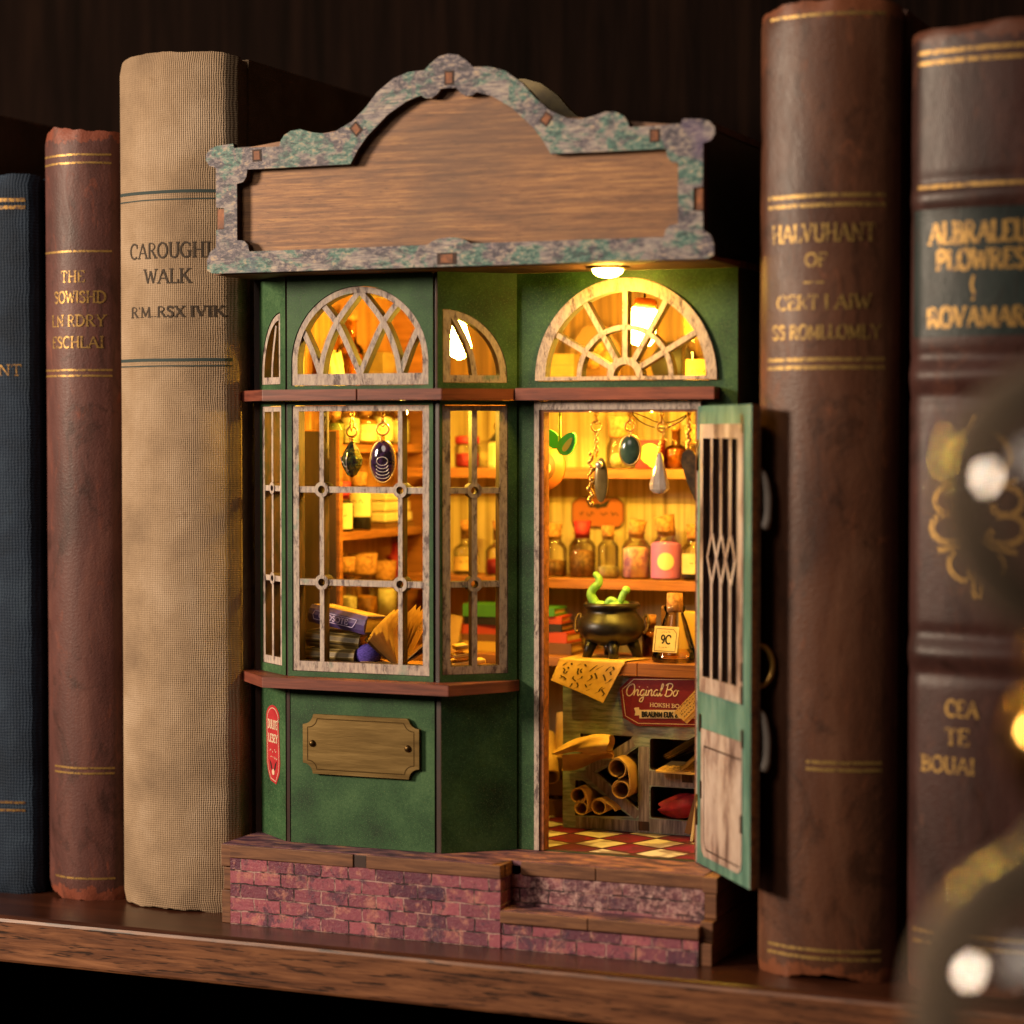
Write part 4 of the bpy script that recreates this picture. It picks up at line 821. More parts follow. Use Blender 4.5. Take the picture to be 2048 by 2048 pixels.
t = thing('paper_bag', 'crumpled cream paper bag at the lower left of the arched window', 'bag', (7, 56.5, 162.6)); mb = MB(); mb.grid(lambda u, v: ((4.6 + .7 * math.sin(9 * u * 6.28 + 7 * v) - 1.6 * v * v) * math.cos(6.2832 * u), (4.6 + .7 * math.sin(7 * u * 6.28 + 5 * v) - 1.8 * v) * math.sin(6.2832 * u), 15 * v + .8 * math.sin(5 * u * 6.28)), 40, 12); part('bag', mb, MAT['paperlight'], t)

# bookcase on the left wall
BC = 'bottles in the left bookcase'
bottle('bottle', 'dark bottle with red cap and cream label, first on the bookcase shelf', 'bottle', (9, 60.8, 118.6), 3.9, 12.4, neck=(.7, .18), contents=MAT['bookblack'], fill=.95, lab=(MAT['paperlight'], .08, .76, 120), corkmat='redc', group=BC)
bottle('bottle', 'dark bottle with taller cream label, second on the bookcase shelf', 'bottle', (9, 73.0, 118.6), 4.4, 15.5, neck=(.6, .2), contents=MAT['bookblack'], fill=.95, lab=(MAT['paperlight'], .30, .9, 130), group=BC)
t = thing('paper_stack', 'stack of cream folded papers on the bookcase shelf', 'papers', (7.5, 98, 118.6))
for i in range(3): part('bundle', MB().box(-5 + .4 * i, 4.6 - .3 * i, -11 + i, 11 - i, 2.2 + i * 3.6, 2.0 + i * 3.6 + 3.4), MAT['paperlight'], t, .5)
part('tray', MB().box(-5.2, 5, -11.4, 11.4, .05, 1.9), MAT['bookbrown'], t)
for i, (y, rr, hh, lb, cm, g_) in enumerate(((57.5, 3.2, 9.5, 'small green-bottomed bottle high in the left bookcase', 'green_stuff', 'glass'), (67, 4.2, 12, 'squat yellow jar high in the bookcase behind the crystal pendant', 'pale_stuff', 'glass'), (79, 4.4, 11.2, 'yellow-labelled jar high in the bookcase behind the purple pendant', 'amberliq', 'glass'), (92, 4.2, 12.6, 'tall pale bottle high in the bookcase beside the yellow-labelled jar', 'pale_stuff', 'glass'), (105, 4.4, 11.6, 'last pale jar high in the bookcase near the back wall', 'pale_stuff', 'glass'))):
    bottle('bottle', lb, 'bottle', (8.3, y, 147.2), rr, hh, contents=MAT[cm], fill=.85, lab=(MAT['paperlight'], .12, .6, 140) if i in (2, 3) else None, group=BC)
bottle('jar', 'narrow corked jar low in the left bookcase', 'jar', (9, 63.5, 87.8), 4.0, 18, neck=(.72, .18), contents=MAT['pale_stuff'], fill=.6, group='corked jars low in the bookcase')
bottle('jar', 'wide jar with a thick cork low in the left bookcase', 'jar', (8.2, 77.5, 87.8), 5.4, 16.5, neck=(.86, .1), cork=(.9, 0), contents=MAT['amberliq'], fill=.55, group='corked jars low in the bookcase')
bottle('jar', 'pale round jar right of the thick-corked jar in the bookcase', 'jar', (8.6, 93, 87.8), 5.0, 13.5, neck=(.8, .1), contents=MAT['pale_stuff'], fill=.8, group='corked jars low in the bookcase')
t = thing('red_ornament', 'red star-shaped ornament low in the left bookcase', 'ornament', (8, 103.5, 87.8)); part('stem', MB().box(-.6, .6, -.6, .6, 0, 18), MAT['redc'], t)
star = [(math.cos(R(90 + 36 * i)) * (6.4 if i % 2 == 0 else 2.8), 19 + math.sin(R(90 + 36 * i)) * (6.4 if i % 2 == 0 else 2.8)) for i in range(10)]; part('star', MB().ext([star], lambda u, v, d: (d, u, v), .9, -.9, 0, 0), MAT['redc'], t)

# books and papers on the bay ledge
def small_book(name, label, loc, L, D, T, cover, group=None, rot=(0, 0, 0), spine_print=None, fan=0):
    t = thing(name, label, 'book', loc, 0, group); t.rotation_euler = rot
    mb = MB(); prof = [(.9, 0), (0, T * .2), (-.5, T * .5), (0, T * .8), (.9, T)]
    n_ = len(prof); 
    for i in range(n_ - 1): mb.add([(x, *prof[k]) for x in (0, L) for k in (i, i + 1)], [(0, 1, 3, 2)], 0, True)
    mb.add([(x, y, z) for x in (0, L) for y, z in prof], [tuple(range(n_)), tuple(range(n_, 2 * n_))], 0)
    mb.box(0, L, .9, D, 0, .55); mb.box(0, L, .9, D, T - .55, T); part('cover', mb, cover, t)
    part('page_block', MB().box(.5, L - .5, 1.0, D - .7, .6, T - .6), MAT['paper'], t)
    if spine_print: 
        mb = MB(); SP = lambda u, v, o=0.0: (u, -.62 - o, v); lettering(mb, spine_print, L * .2, L * .72, T * .36, T * .28, SP, .24, .16); fr = [(L * .12, T * .26), (L * .8, T * .26), (L * .84, T * .5), (L * .86, T * .72), (L * .12, T * .74), (L * .09, T * .5), (L * .12, T * .26)]; mb.ribbon(fr, .22, SP); part('spine_print', mb, MAT['lilac'], t)
    return t
t = small_book('small_book', 'miniature book with purple lettered spine on top of the bay window stack', (18.6, 17.6, 92.4), 20.8, 13, 5.6, MAT['purple'], 'books in the bay window', (R(-4), R(9), R(-6)), 'GEOSOTE')
part('cover_paper', MB().box(.6, 20.2, 1.4, 12.6, 5.62, 5.8), MAT['paper'], t)
mb = MB(); TP = lambda u, v, o=0.0: (u, v, 5.84 + o); mb.ribbon([(1.6, 2.4), (19.2, 2.4), (19.2, 11.6), (1.6, 11.6), (1.6, 2.4)], .5, TP)
for i in range(3): scribble(mb, 3.5, 13, 4 + 2.4 * i, 1.4, TP, 0, .28, 60 + i)
part('cover_print', mb, MAT['brownink'], t)
small_book('small_book', 'old gold-striped book under the purple book in the bay window', (18.2, 17.2, 84.9), 18.0, 13, 5.0, MAT['stripe'], 'books in the bay window', (0, R(4), R(2)))
small_book('small_book', 'dark bottom book of the stack in the bay window', (18.0, 16.6, 79.3), 17.4, 13.5, 5.0, MAT['stripe'], 'books in the bay window', (0, 0, R(-1)))
solo('yarn_ball', MB().ball((0, 0, 0), 3.6, 22, sc=(1.15, 1, .95)), MAT['yarn'], 'small violet yarn ball between the book stack and open book', 'yarn', (38.6, 19.8, 82.7))
ob = thing('open_book', 'miniature open book with fanned yellow pages on the bay ledge', 'book', (50.2, 16.6, 79.4), 0, 'books in the bay window')
def leaf_sheet(ang, ln, lean=0.62, h=11.5, curl=.8, mat='paper', nm='page'):
    d = (math.cos(R(ang)), math.sin(R(ang)))
    mb = MB()
    def f(u, v, o): 
        c = curl * math.sin(u * 3.1); return (d[0] * ln * u - d[1] * c * .5, v * h * .85 + o, d[1] * ln * u + d[0] * c * .5 + v * h * .5 * lean)
    for o in (0, .22): mb.grid(lambda u, v, o=o: (lambda p: (p[0], p[1], p[2] + o))(f(u, v, 0)), 8, 2)
    part(nm, mb, MAT[mat], ob)
for i, a in enumerate((141, 136, 131, 127, 120, 114, 105, 97)): leaf_sheet(a, 13.2 + .25 * i, curl=.6 + .1 * i)
for i, a in enumerate((84, 78, 73, 68, 62, 40)): leaf_sheet(a, 15.2 - .2 * i, curl=-.5)
def page_print(ang, ln, seed, curl, lean=.62, h=11.5):
    d = (math.cos(R(ang)), math.sin(R(ang))); mb = MB()
    def f(u, v, o=0.0):
        u = u / 14; v = v / 10; c = curl * math.sin(u * 3.1); return (d[0] * ln * u - d[1] * c * .5, v * h * .85 - .12 - o, d[1] * ln * u + d[0] * c * .5 + v * h * .5 * lean + .1)
    for k in range(4): scribble(mb, 3, 12.5, 1 + 2.2 * k, 1.0, f, 0, .26, seed + k)
    part('page_print', mb, MAT['brownink'], ob)
page_print(97, 14.9, 300, 1.3); page_print(62, 14.4, 310, -.5); page_print(114, 14.4, 320, 1.1)
leaf_sheet(30, 15.5, curl=-.2, mat='bookbrown', nm='cover'); leaf_sheet(145, 14, mat='bookbrown', nm='cover')
for i, (x, y, a, lb) in enumerate(((31.5, 16.4, 8, 'loose page lying flat in front of the book stack on the bay ledge'), (36.5, 16.2, -14, 'loose page poking out beside the yarn ball on the bay ledge'), (58.0, 20.5, 22, 'loose page lying right of the open book on the bay ledge'))):
    t = solo('loose_page', MB().grid(lambda u, v: (9 * u, 7 * v, .35 + .9 * math.sin(2.6 * u + i) ** 2 + .5 * v), 8, 3).grid(lambda u, v: (9 * u, 7 * v, .2 + .9 * math.sin(2.6 * u + i) ** 2 + .5 * v), 8, 3), MAT['paper'], lb, 'page', (x, y, 79.2 + .35 * i), R(a), 'loose pages on the bay ledge')
    mb = MB()
    for k in range(3): scribble(mb, 1, 8, 1.2 + 1.8 * k, .8, lambda u, v, o=0.0: (u, v, .42 + .9 * math.sin(2.6 * u / 9 + i) ** 2 + .5 * v / 7 + o), 0, .22, 80 + 3 * i + k)
    part('print', mb, MAT['brownink'], t)
t = thing('paper_bundle', 'bundle of folded yellow papers behind the right bay window', 'papers', (66.5, 21.0, 79.3), R(33))
for i in range(3): part('folded_sheet', MB().box(0 + i * .8, 10.5 - i * 2.4, 0, 7, i * 2.6 + .1, i * 2.6 + 1.5).rot('Y', R(-7)).tf(lambda x, y, z: (x, y, z + 0.0)), MAT['paper'], t, .4)

# book stacks on the bench
ST = 'book stacks on the back bench'
def flat_book(label, x0, x1, y, z0, z1, mat, rz=0): 
    t = thing('flat_book', label, 'book', ((x0 + x1) / 2, y, z0), R(rz), ST); L = x1 - x0
    part('cover', MB().box(-L / 2, L / 2, 0, 11, 0, .7).box(-L / 2, L / 2, 0, 11, z1 - z0 - .7, z1 - z0).box(-L / 2, L / 2, -.6, .3, 0, z1 - z0), mat, t); part('page_block', MB().box(-L / 2 + .4, L / 2 - .4, .4, 10.4, .75, z1 - z0 - .75), MAT['paper'], t)
for args in (('yellow book at the bottom of the stack behind the right bay window', 39, 56, 92, 77.7, 81, 'bookyellow'), ('brown book second from the bottom behind the right bay window', 38, 55, 92.5, 81.05, 83.4, 'bookbrown'), ('orange-red book in the middle of the stack behind the bay window', 37, 54, 93, 83.45, 86.6, 'bookred', 4), ('black book under the green one behind the right bay window', 39, 55, 92.4, 86.65, 89.4, 'bookblack', -3), ('bright green book on top of the stack behind the bay window', 39, 56, 92, 89.45, 93.6, 'bookgreen', 2)): flat_book(*args[:6], MAT[args[6]], *args[7:])
for args in (('thick brown book at the bottom of the stack behind the door jamb', 61, 78, 92, 77.7, 81.4, 'bookbrown'), ('orange-red book second from the bottom behind the door jamb', 60, 76.5, 92.6, 81.45, 85, 'bookred', -5), ('black book in the middle of the stack behind the door jamb', 60, 74.5, 92.2, 85.05, 87.6, 'bookblack'), ('red book under the green one behind the door jamb', 60, 74.2, 92.6, 87.65, 90.2, 'bookred', 4), ('green book on top of the stack behind the door jamb', 60, 72.0, 92.0, 90.25, 93, 'bookgreen')): flat_book(*args[:6], MAT[args[6]], *args[7:])
t = solo('parchment_card', MB().box(-2.2, 2.2, -.3, .3, 0, 12).rot('Y', R(10)), MAT['paper'], 'yellow card standing left of the book stack behind the bay', 'card', (35.0, 90.5, 77.7))
# rolled papers and a crate left of the counter
t = thing('wooden_crate', 'dark wooden crate on the floor left of the counter', 'crate', (73, 92, 24.8)); 
for z in (0, 7, 14): part('slat', MB().box(-7, 7, -7, -6, z, z + 5.6), MAT['bookbrown'], t, .2)
for x in (-7, 6): part('side', MB().box(x, x + 1, -6, 7, 0, 19.6), MAT['bookbrown'], t)
part('back', MB().box(-6, 6, 6, 7, 0, 19.6), MAT['bookbrown'], t); part('bottom', MB().box(-6, 6, -6, 6, 0, .9), MAT['bookbrown'], t)
def roll_path(c, r, turns=1.3, a0=0, n=40): return [(c[0] + (r - .55 * i / n) * math.cos(R(a0 + 360 * turns * i / n)), c[1] + (r - .55 * i / n) * math.sin(R(a0 + 360 * turns * i / n))) for i in range(n + 1)]
def rolled(name, label, paths, y0, y1, loc, group=None, mat='paper', w=.34):
    mb = MB()
    for p in paths: mb.ext([stroke_poly(p, w)], XZ, y0, y1, 0, 0)
    return solo(name, mb, MAT[mat], label, 'scroll', loc, 0, group)
SC = 'paper scrolls in and beside the counter'
rolled('scroll', 'large rolled paper standing in the crate left of the counter', [roll_path((0, 0), 4.0, 1.3, 30)], -9, 9, (76.5, 92, 52.0 - 3), SC).rotation_euler = (R(70), 0, R(14))
rolled('scroll', 'lower rolled paper leaning out of the crate left of the counter', [roll_path((0, 0), 3.0, 1.3, 60)], -12, 8, (71.0, 89, 45.0), SC).rotation_euler = (R(35), R(20), R(40))

# ------------------------------------------------------------------ counter
n = NT('worn_teal_grey_counter_paint'); v = n.coord((.12, .12, 1)); f = n.noise(v, .9, 7, .7, .4)
c = n.ramp(f, [(.3, '#4c5854'), (.45, '#7e9089'), (.55, '#a0b2aa'), (.68, '#b4b6ac')])
c = n.mix(n.ramp(n.noise(n.coord(), .07, 4), [(.46, 0.0), (.62, .8)]), c, '#7d6a72'); n.bump(f, .4, .2); MAT['counter'] = n.done(c, .65)
MAT['counterlow'] = simple('grey_mauve_counter_paint', [(.3, '#4c4146'), (.5, '#85797d'), (.68, '#aaa0a2')], .9, (1, 1, .1), .65, bump=.35)
ct = thing('counter', 'weathered grey-green counter with cubby holes and red sign behind the doorway', 'counter', (116, 66, 24.8)); CX = lambda u, v, d: (u - 116, d, v - 24.8)
def rr(x0, z0, x1, z1, r=.9): return arc(x1 - r, z1 - r, r, r, 0, 90, 4) + arc(x0 + r, z1 - r, r, r, 90, 180, 4) + arc(x0 + r, z0 + r, r, r, 180, 270, 4) + arc(x1 - r, z0 + r, r, r, 270, 360, 4)
holes = [[(91.0, 55.3), (108.6, 55.3), (107.0, 52.6), (106.4, 52.4), (95.6, 45.2), (91.0, 47.8)], [(110.5, 52.0), (110.5, 32.4), (96.8, 43.0)], [(89.3, 40.2), (91.6, 40.4), (107.8, 29.8), (89.2, 28.9)], rr(114.4, 45.0, 139.5, 55.0), rr(114.6, 29.8, 139.5, 39.8)]
mb = MB(); mb.ext([rect(85, 24.9, 146, 74.4)] + holes, CX, 0, 2.4); part('front_panel', mb, [MAT['counter'], MAT['burnt']], ct)
mb = MB(); mb.ext([rect(110.7, 25.0, 114.2, 52.2)], CX, -.12, .5, 0, 0); mb.ext([rect(114.3, 40.1, 145.6, 44.7)], CX, -.1, .5, 0, 0); mb.ext([rect(89.5, 25.1, 110.6, 28.6)], CX, -.1, .5, 0, 0); mb.ext([rect(114.3, 25.1, 145.6, 29.5)], CX, -.1, .5, 0, 0)
mb.ext([stroke_poly([(93.2, 43.2), (110.4, 30.2)], 2.9)], CX, -.14, .5, 0, 0); mb.ext([stroke_poly([(93.4, 43.4), (108.8, 53.4)], 2.6)], CX, -.16, .5, 0, 0); part('rack_bars', mb, MAT['counterlow'], ct)
part('side_panel', MB().box(85 - 116, 87.2 - 116, 2.4, 26, .1, 49.6), MAT['counter'], ct); part('side_panel', MB().box(143.8 - 116, 146 - 116, 2.4, 26, .1, 49.6), MAT['counter'], ct); part('back_panel', MB().box(87.2 - 116, 143.8 - 116, 24, 26, .1, 49.6), MAT['darkpanel'], ct)
part('divider', MB().box(111.5 - 116, 113.5 - 116, 2.4, 24, .1, 49), MAT['darkpanel'], ct); part('cubby_floor', MB().box(113.6 - 116, 143.7 - 116, 2.4, 23.9, 17.6, 19.8), MAT['darkpanel'], ct); part('cubby_floor', MB().box(87.3 - 116, 143.7 - 116, 2.4, 23.9, 2.2, 4.0), MAT['darkpanel'], ct)
part('counter_top', MB().box(84 - 116, 110.7 - 116, -2.2, 29, 49.7, 54.0).box(110.9 - 116, 147 - 116, -2.1, 29, 49.7, 54.0), MAT['shelfwood'], ct, .25)
for x0, z0 in ((110.7, 25.4), (125.1, 41.5)): part('tenon', MB().box(x0 - 116, x0 + 3.5 - 116, -.22, .4, z0 - 24.8 + .2, z0 + 3.1 - 24.8), MAT['burnt'], ct)
sp_ = [(104.5, 70.4), (108.6, 74.2), (137, 75.2), (141, 71.4), (141.4, 63), (137.6, 59.6), (110.2, 58.8), (105.7, 61.2)]
sg_ = part('shop_sign', MB().ext([sp_], CX, -.9, -.05, 0, 0), MAT['darkred'], ct)
SG = lambda u, v, o=0.0: (u - 116, -.94 - o, v - 24.8)
mb = MB(); i_ = [(123 + (x - 123) * .95, 67 + (z - 67) * .9) for x, z in sp_]; mb.ribbon(i_ + [i_[0]], .2, SG); part('sign_border', mb, MAT['cream'], sg_)
def script_word(mb, x, z, sc, slant=.22):
    L_ = {'O': [[(.9, 1.95), (.4, 1.7), (.1, 1.0), (.25, .2), (.7, -.05), (1.2, .35), (1.4, 1.1), (1.2, 1.8), (.8, 1.95), (.7, 1.7)]],
          'r': [[(0, 0), (.12, .95), (.16, .7), (.35, .98), (.55, .95)]], 'i': [[(.05, .95), (.05, .2), (.2, .0), (.42, .25)], [(.1, 1.4), (.12, 1.5)]],
          'g': [[(.75, .9), (.4, 1.0), (.1, .6), (.2, .1), (.5, .05), (.75, .5), (.78, .95), (.76, -.4), (.6, -.95), (.25, -.95), (.2, -.6), (.7, -.15), (1.05, .25)]],
          'n': [[(.02, .95), (.05, 0)], [(.06, .55), (.35, .98), (.58, .85), (.58, .2), (.72, .0), (.92, .25)]],
          'a': [[(.75, .9), (.4, 1.0), (.1, .6), (.2, .1), (.5, .05), (.75, .5), (.78, .98), (.78, .15), (.92, .0), (1.1, .25)]],
          'l': [[(.0, .25), (.35, 1.2), (.45, 1.8), (.3, 2.0), (.18, 1.6), (.18, .3), (.32, .0), (.55, .25)]],
          'B': [[(.15, .0), (.25, 2.0)], [(-.1, 1.7), (.3, 2.05), (.9, 2.0), (1.05, 1.55), (.7, 1.1), (.3, 1.05)], [(.5, 1.08), (1.05, .95), (1.2, .5), (.9, .05), (.3, -.05), (-.05, .2)]],
          'o': [[(.4, 1.0), (.1, .6), (.2, .1), (.5, .02), (.75, .45), (.65, .9), (.4, 1.0), (.75, .85), (.95, .95)]], ' ': []}
    W_ = {'O': 1.5, 'r': .56, 'i': .42, 'g': 1.02, 'n': .90, 'a': 1.06, 'l': .56, 'B': 1.35, 'o': .85, ' ': .45}; j = 0
    for ch in 'Original Bo':
        for st in L_[ch]:
            j += 1; q = smooth_path(st, 5); mb.ribbon([(x + (a + b_ * slant) * sc, z + b_ * sc + (x - 107) * .03) for a, b_ in q], .36 if ch in 'OB' else .34, lambda u, v, o=.01 * j: SG(u, v, o), 0, .3)
        x += W_[ch] * sc
mb = MB(); script_word(mb, 106.5, 68.3, 1.9, .2); lettering(mb, 'HOKSH BO', 114.6, 124.5, 65.1, 1.15, SG, .2, .14)
part('sign_lettering', mb, MAT['cream'], sg_)
bn = part('banner', MB().ext([[(109.4, 64.4), (109.9, 63.2), (109.6, 62.0), (111.2, 62.2), (111.2, 61.2), (134, 62.2), (134, 64.8), (111.2, 63.9), (111.0, 64.7)]], CX, -1.02, -.92, 0, 0), MAT['cream'], sg_)
mb = MB(); lettering(mb, 'BRAUNM EUK Z', 112.0, 124.0, 61.8, 1.5, lambda u, v, o=0.0: (u - 116, -1.06 - o, v - 24.8 + (u - 112) * .03), .34, .24); part('banner_print', mb, MAT['ink'], sg_)

# things on the counter
TOPZ = 78.85
cd = thing('cauldron', 'black iron cauldron with green slime tentacles standing on the counter', 'cauldron', (97.7, 76.5, TOPZ))
part('bowl', MB().lathe([(1.0, 4.0), (5.0, 4.2), (8.2, 5.6), (10.4, 8.0), (10.9, 10.0), (10.2, 12.2), (8.4, 14.2), (7.8, 15.0), (8.0, 15.6), (8.9, 16.2), (9.2, 17.0), (8.8, 17.8), (7.9, 17.9), (7.2, 17.0), (7.0, 14.0), (3, 13)], 40, 0), MAT['pot'], cd)
for a in (-140, -66, 10): part('leg', MB().tube([(6.6 * math.cos(R(a)), 6.6 * math.sin(R(a)), 5.6), (7.8 * math.cos(R(a)), 7.8 * math.sin(R(a)), 2.6), (8.6 * math.cos(R(a)), 8.6 * math.sin(R(a)), .02)], [2.2, 1.7, 1.4], 12), MAT['pot'], cd)
part('leg', MB().tube([(-3, 6, 4.6), (-3.6, 7.2, .02)], [2.0, 1.5], 12), MAT['pot'], cd)
for a in (8, 188): part('ring_handle', MB().tube([(11.0 * math.cos(R(a)) + 1.0 * math.cos(R(a)) * math.sin(R(k)), 11.0 * math.sin(R(a)) + 2.6 * math.cos(R(k)) * math.cos(R(-60)), 11.0 + 2.8 * math.cos(R(k + 0)) ) for k in range(0, 360, 20)], .45, 6, closed=True), MAT['potgold'], cd)
mb = MB().lathe([(6.9, 15.2), (5.0, 16.6), (2.0, 17.2)], 20, 0); mb.ball((-3, -2, 16.4), 2.6, 12, sc=(1.2, 1, .8)).ball((2.2, -2.4, 16.8), 2.4, 12, sc=(1.2, 1, .8)).ball((4, 1, 16.2), 2.2)
part('slime', mb, MAT['slime'], cd)
part('tentacle', MB().tube(smooth_path([(-3.4, -2, 16), (-5.6, -2, 18.6), (-6.3, -2, 20.6), (-5.4, -2, 22.4), (-3.8, -2, 23.8), (-3.6, -2, 25.4), (-4.6, -2, 26.6)], 5), [1.7 - .02 * i for i in range(31)], 12).ball((-4.6, -2, 26.7), 1.1), MAT['slime'], cd)
part('tentacle', MB().tube(smooth_path([(2.6, -2, 16.6), (3.8, -2.2, 18.4), (4.6, -2.2, 20.4), (5.6, -2.2, 21.9)], 5), 1.15, 12).ball((5.7, -2.2, 22.0), 1.4), MAT['slime'], cd)
part('tentacle', MB().tube(smooth_path([(-.6, -3, 17.4), (.8, -3.2, 18.9), (2.4, -3, 18.2), (3.2, -3, 17.0)], 5), 1.05, 10), MAT['slime'], cd)
fl = thing('flask', 'clear conical flask with cork and square 9C label on the counter', 'flask', (120.2, 73.0, TOPZ))
part('glass', MB().lathe([(6.6, 0), (7.3, .6), (7.2, 1.6), (5.6, 7), (3.9, 12.6), (3.0, 14.6), (2.8, 15.4), (3.4, 16.2), (3.5, 17.4), (2.9, 17.9)], 36, 0, cap=False).lathe([(.05, .05), (6.6, .02)], 36, 0, cap=False), glassy('flask_glass', (.995, .985, .95, 1), edge=1.3, ior=1.4), fl)
part('liquid', MB().lathe([(6.3, .5), (6.9, .9), (6.7, 2.6), (6.4, 3.4)], 32, 0, cap=False), glassy('flask_liquid', (1.0, .78, .36, 1), edge=1.0), fl)
part('cork', MB().lathe([(2.5, 15.6), (2.6, 18), (2.5, 21.6)], 22, 0), MAT['cork'], fl)
_fn = (math.cos(R(-92)), math.sin(R(-92))); _ft = (math.cos(R(-16)), math.sin(R(-16)))
def FLb(u, v, o=0.0):
    q = 7.55 - .27 * (v - 3) + o; u = u - .6; return (_fn[0] * q + .93 * u, _fn[1] * q + .30 * u, v - .05 * u)
lb_ = part('paper_label', MB().ext([rect(-3.9, 3.4, 3.9, 11.4)], lambda u, v, d: FLb(u, v, -d), 0, .2, 0, 0), MAT['paperlight'], fl)
mb = MB(); FO = lambda u, v, o=0.0: FLb(u, v, .06 + o); mb.ribbon([(-3.3, 3.8), (3.3, 3.8), (3.3, 9.4), (2.2, 10.6), (-3.3, 10.6), (-3.3, 3.8)], .16, FO); lettering(mb, '9C', -1.6, 1.8, 6.1, 2.6, FO, .2, .14); scribble(mb, -1.4, 1.2, 9.4, .5, FO, 0, .16, 2); scribble(mb, -2.0, 1.6, 4.8, .5, FO, 0, .16, 8); part('label_print', mb, MAT['ink'], lb_)
small = thing('small_book', 'little brown book standing behind the cauldron on the counter', 'book', (112.6, 89, TOPZ), R(14)); part('cover', MB().box(-2.4, 2.4, 0, 7, 0, 16), MAT['bookbrown'], small, .4); part('page_block', MB().box(-1.7, 1.7, 1.0, 7.3, .8, 15.2), MAT['paper'], small)
bottle('bottle', 'small ribbed gold bottle behind the right side of the cauldron', 'bottle', (107.6, 86.5, TOPZ), 2.9, 11, neck=(.55, .25), contents=MAT['amberliq'], fill=.9, glass='amberglass')
bottle('bottle', 'dark labelled bottle with amber stopper at the door edge on the counter', 'bottle', (134.0, 84, TOPZ), 3.4, 14.5, neck=(.55, .28), contents=MAT['bookblack'], fill=.85, lab=(MAT['bookblack'], .1, .6, 120), group=None)
solo('storage_box', MB().box(-5, 5, -3, 3, 0, 14.5), MAT['bookyellow'], 'yellow box at the back of the counter behind the flask', 'box', (121.5, 90.5, TOPZ), R(4), bevel=.3)
pm = MB()
def parch(u, v):
    if v < .62:
        k = v / .62; a = (86.0 + 25 * u, 84 - 8 * u, TOPZ + .35); b_ = (84.9 + 22 * u, 63.4, TOPZ + .42)
        return (a[0] + (b_[0] - a[0]) * k, a[1] + (b_[1] - a[1]) * k, a[2] + (b_[2] - a[2]) * k)
    k = (v - .62) / .38; b_ = (84.9 + 22 * u, 63.4, TOPZ + .42); c_ = (82.9 + 17.6 * u, 60.9 + .8 * math.sin(u * 3), 72.5 - 6.4 * u)
    return tuple(b_[i] + (c_[i] - b_[i]) * k for i in range(3)) if k > .12 else (b_[0] - 2 * k * u, b_[1] - .5 * k ** .5, b_[2] - 6.4 * k * (1 + u))
for o in (0, -.2): pm.grid(lambda u, v, o=o: (lambda p: (p[0] - 96, p[1] - 70 - o * .6, p[2] - 78 + o))(parch(u, v)), 14, 40)
pa = solo('parchment', pm, MAT['paper'], 'yellow handwritten parchment draped over the front edge of the counter', 'parchment', (96, 70, 78))
mb = MB()
def PP(u, v, o=0.0):
    p = parch(u, v); return (p[0] - 96, p[1] - 70 - .12 - o * .5, p[2] - 78 + .08)
for j in range(4):
    for q in range(2):
        pts = []; rnd = random.Random(j * 3 + q)
        base_u = .12 + .235 * j + .085 * q; v_ = .68
        while v_ < .955:
            n_ = rnd.randint(2, 4); seg = [(base_u + rnd.uniform(-.045, .045), v_ + .026 * k) for k in range(n_)]; v_ += .026 * n_ + .008
            vs_ = []; w_ = .0125
            for (a, b_) in seg: vs_ += [PP(a - w_, b_ + .004), PP(a + w_, b_ - .004)]
            mb.add(vs_, [(2 * i, 2 * i + 1, 2 * i + 3, 2 * i + 2) for i in range(len(seg) - 1)], 0)
part('handwriting', mb, MAT['brownink'], pa)
# papers in the cubbies
rolled('scroll', 'double rolled paper in the right triangle of the counter rack', [roll_path((105.6 - 105, 45.8 - 42), 3.1, 1.0, -80)[:-1], roll_path((107.0 - 105, 39.2 - 42), 3.0, 1.15, 110), smooth_path([(104.6 - 105, 48.8 - 42), (108, 48.8), (110, 45), (110.4 - .2, 41), (109, 36)][0:1] + [(106.4 - 105, 48.9 - 42), (109.0 - 105, 46.4 - 42), (109.8 - 105, 43 - 42), (110.0 - 105, 39.4 - 42)], 6)], 59.6 - 68, 84 - 68, (105, 68, 42), SC)
rolled('scroll', 'double rolled paper at the lower left of the counter rack', [roll_path((92.2 - 94, 36.2 - 34), 2.6, 1.1, -60), roll_path((93.4 - 94, 32.4 - 34), 2.3, 1.2, 100), smooth_path([(92.6 - 94, 38.8 - 34), (94.6 - 94, 37.4 - 34), (95.4 - 94, 35.0 - 34), (95.6 - 94, 32.4 - 34)], 6)], 60.4 - 68, 84 - 68, (94, 68, 34), SC)
rolled('scroll', 'single rolled paper beside the double roll at the bottom of the rack', [roll_path((0, 0), 2.6, 1.25, 20), smooth_path([(2.2, 1.5), (4.0, .6), (5.6, -1.0)], 5)], 60.8 - 68, 84 - 68, (99.2, 68, 33.1), SC)
mb = MB()
def bundle(u, v):
    a = 6.2832 * u; taper = .45 + .55 * min(1, v * 2.2) ; sq = (.25 + .75 * min(1, v * 1.6)); x = 84.6 + 18.6 * v; cz_ = 49.6 + 3.2 * v + 1.4 * math.sin(v * 3.1)
    return (x - 95 + .4 * math.sin(3 * a), 60.8 - 66 + 3.4 * math.cos(a) * (.7 + .3 * sq) + .3 * math.sin(5 * a + 9 * v), cz_ - 50 + (2.9 * sq * math.sin(a)) * (1 + .12 * math.sin(3 * a + 11 * v)))
mb.grid(bundle, 26, 18); mb.grid(lambda u, v: (lambda p: (p[0], p[1] * .93 - .35, p[2] * .9 + .05))(bundle(u, v)), 26, 18)
bdl = solo('paper_pouch', mb, MAT['paper'], 'crumpled folded yellow paper sticking out of the counter top left hole', 'paper', (95, 66, 50))
mb = MB()
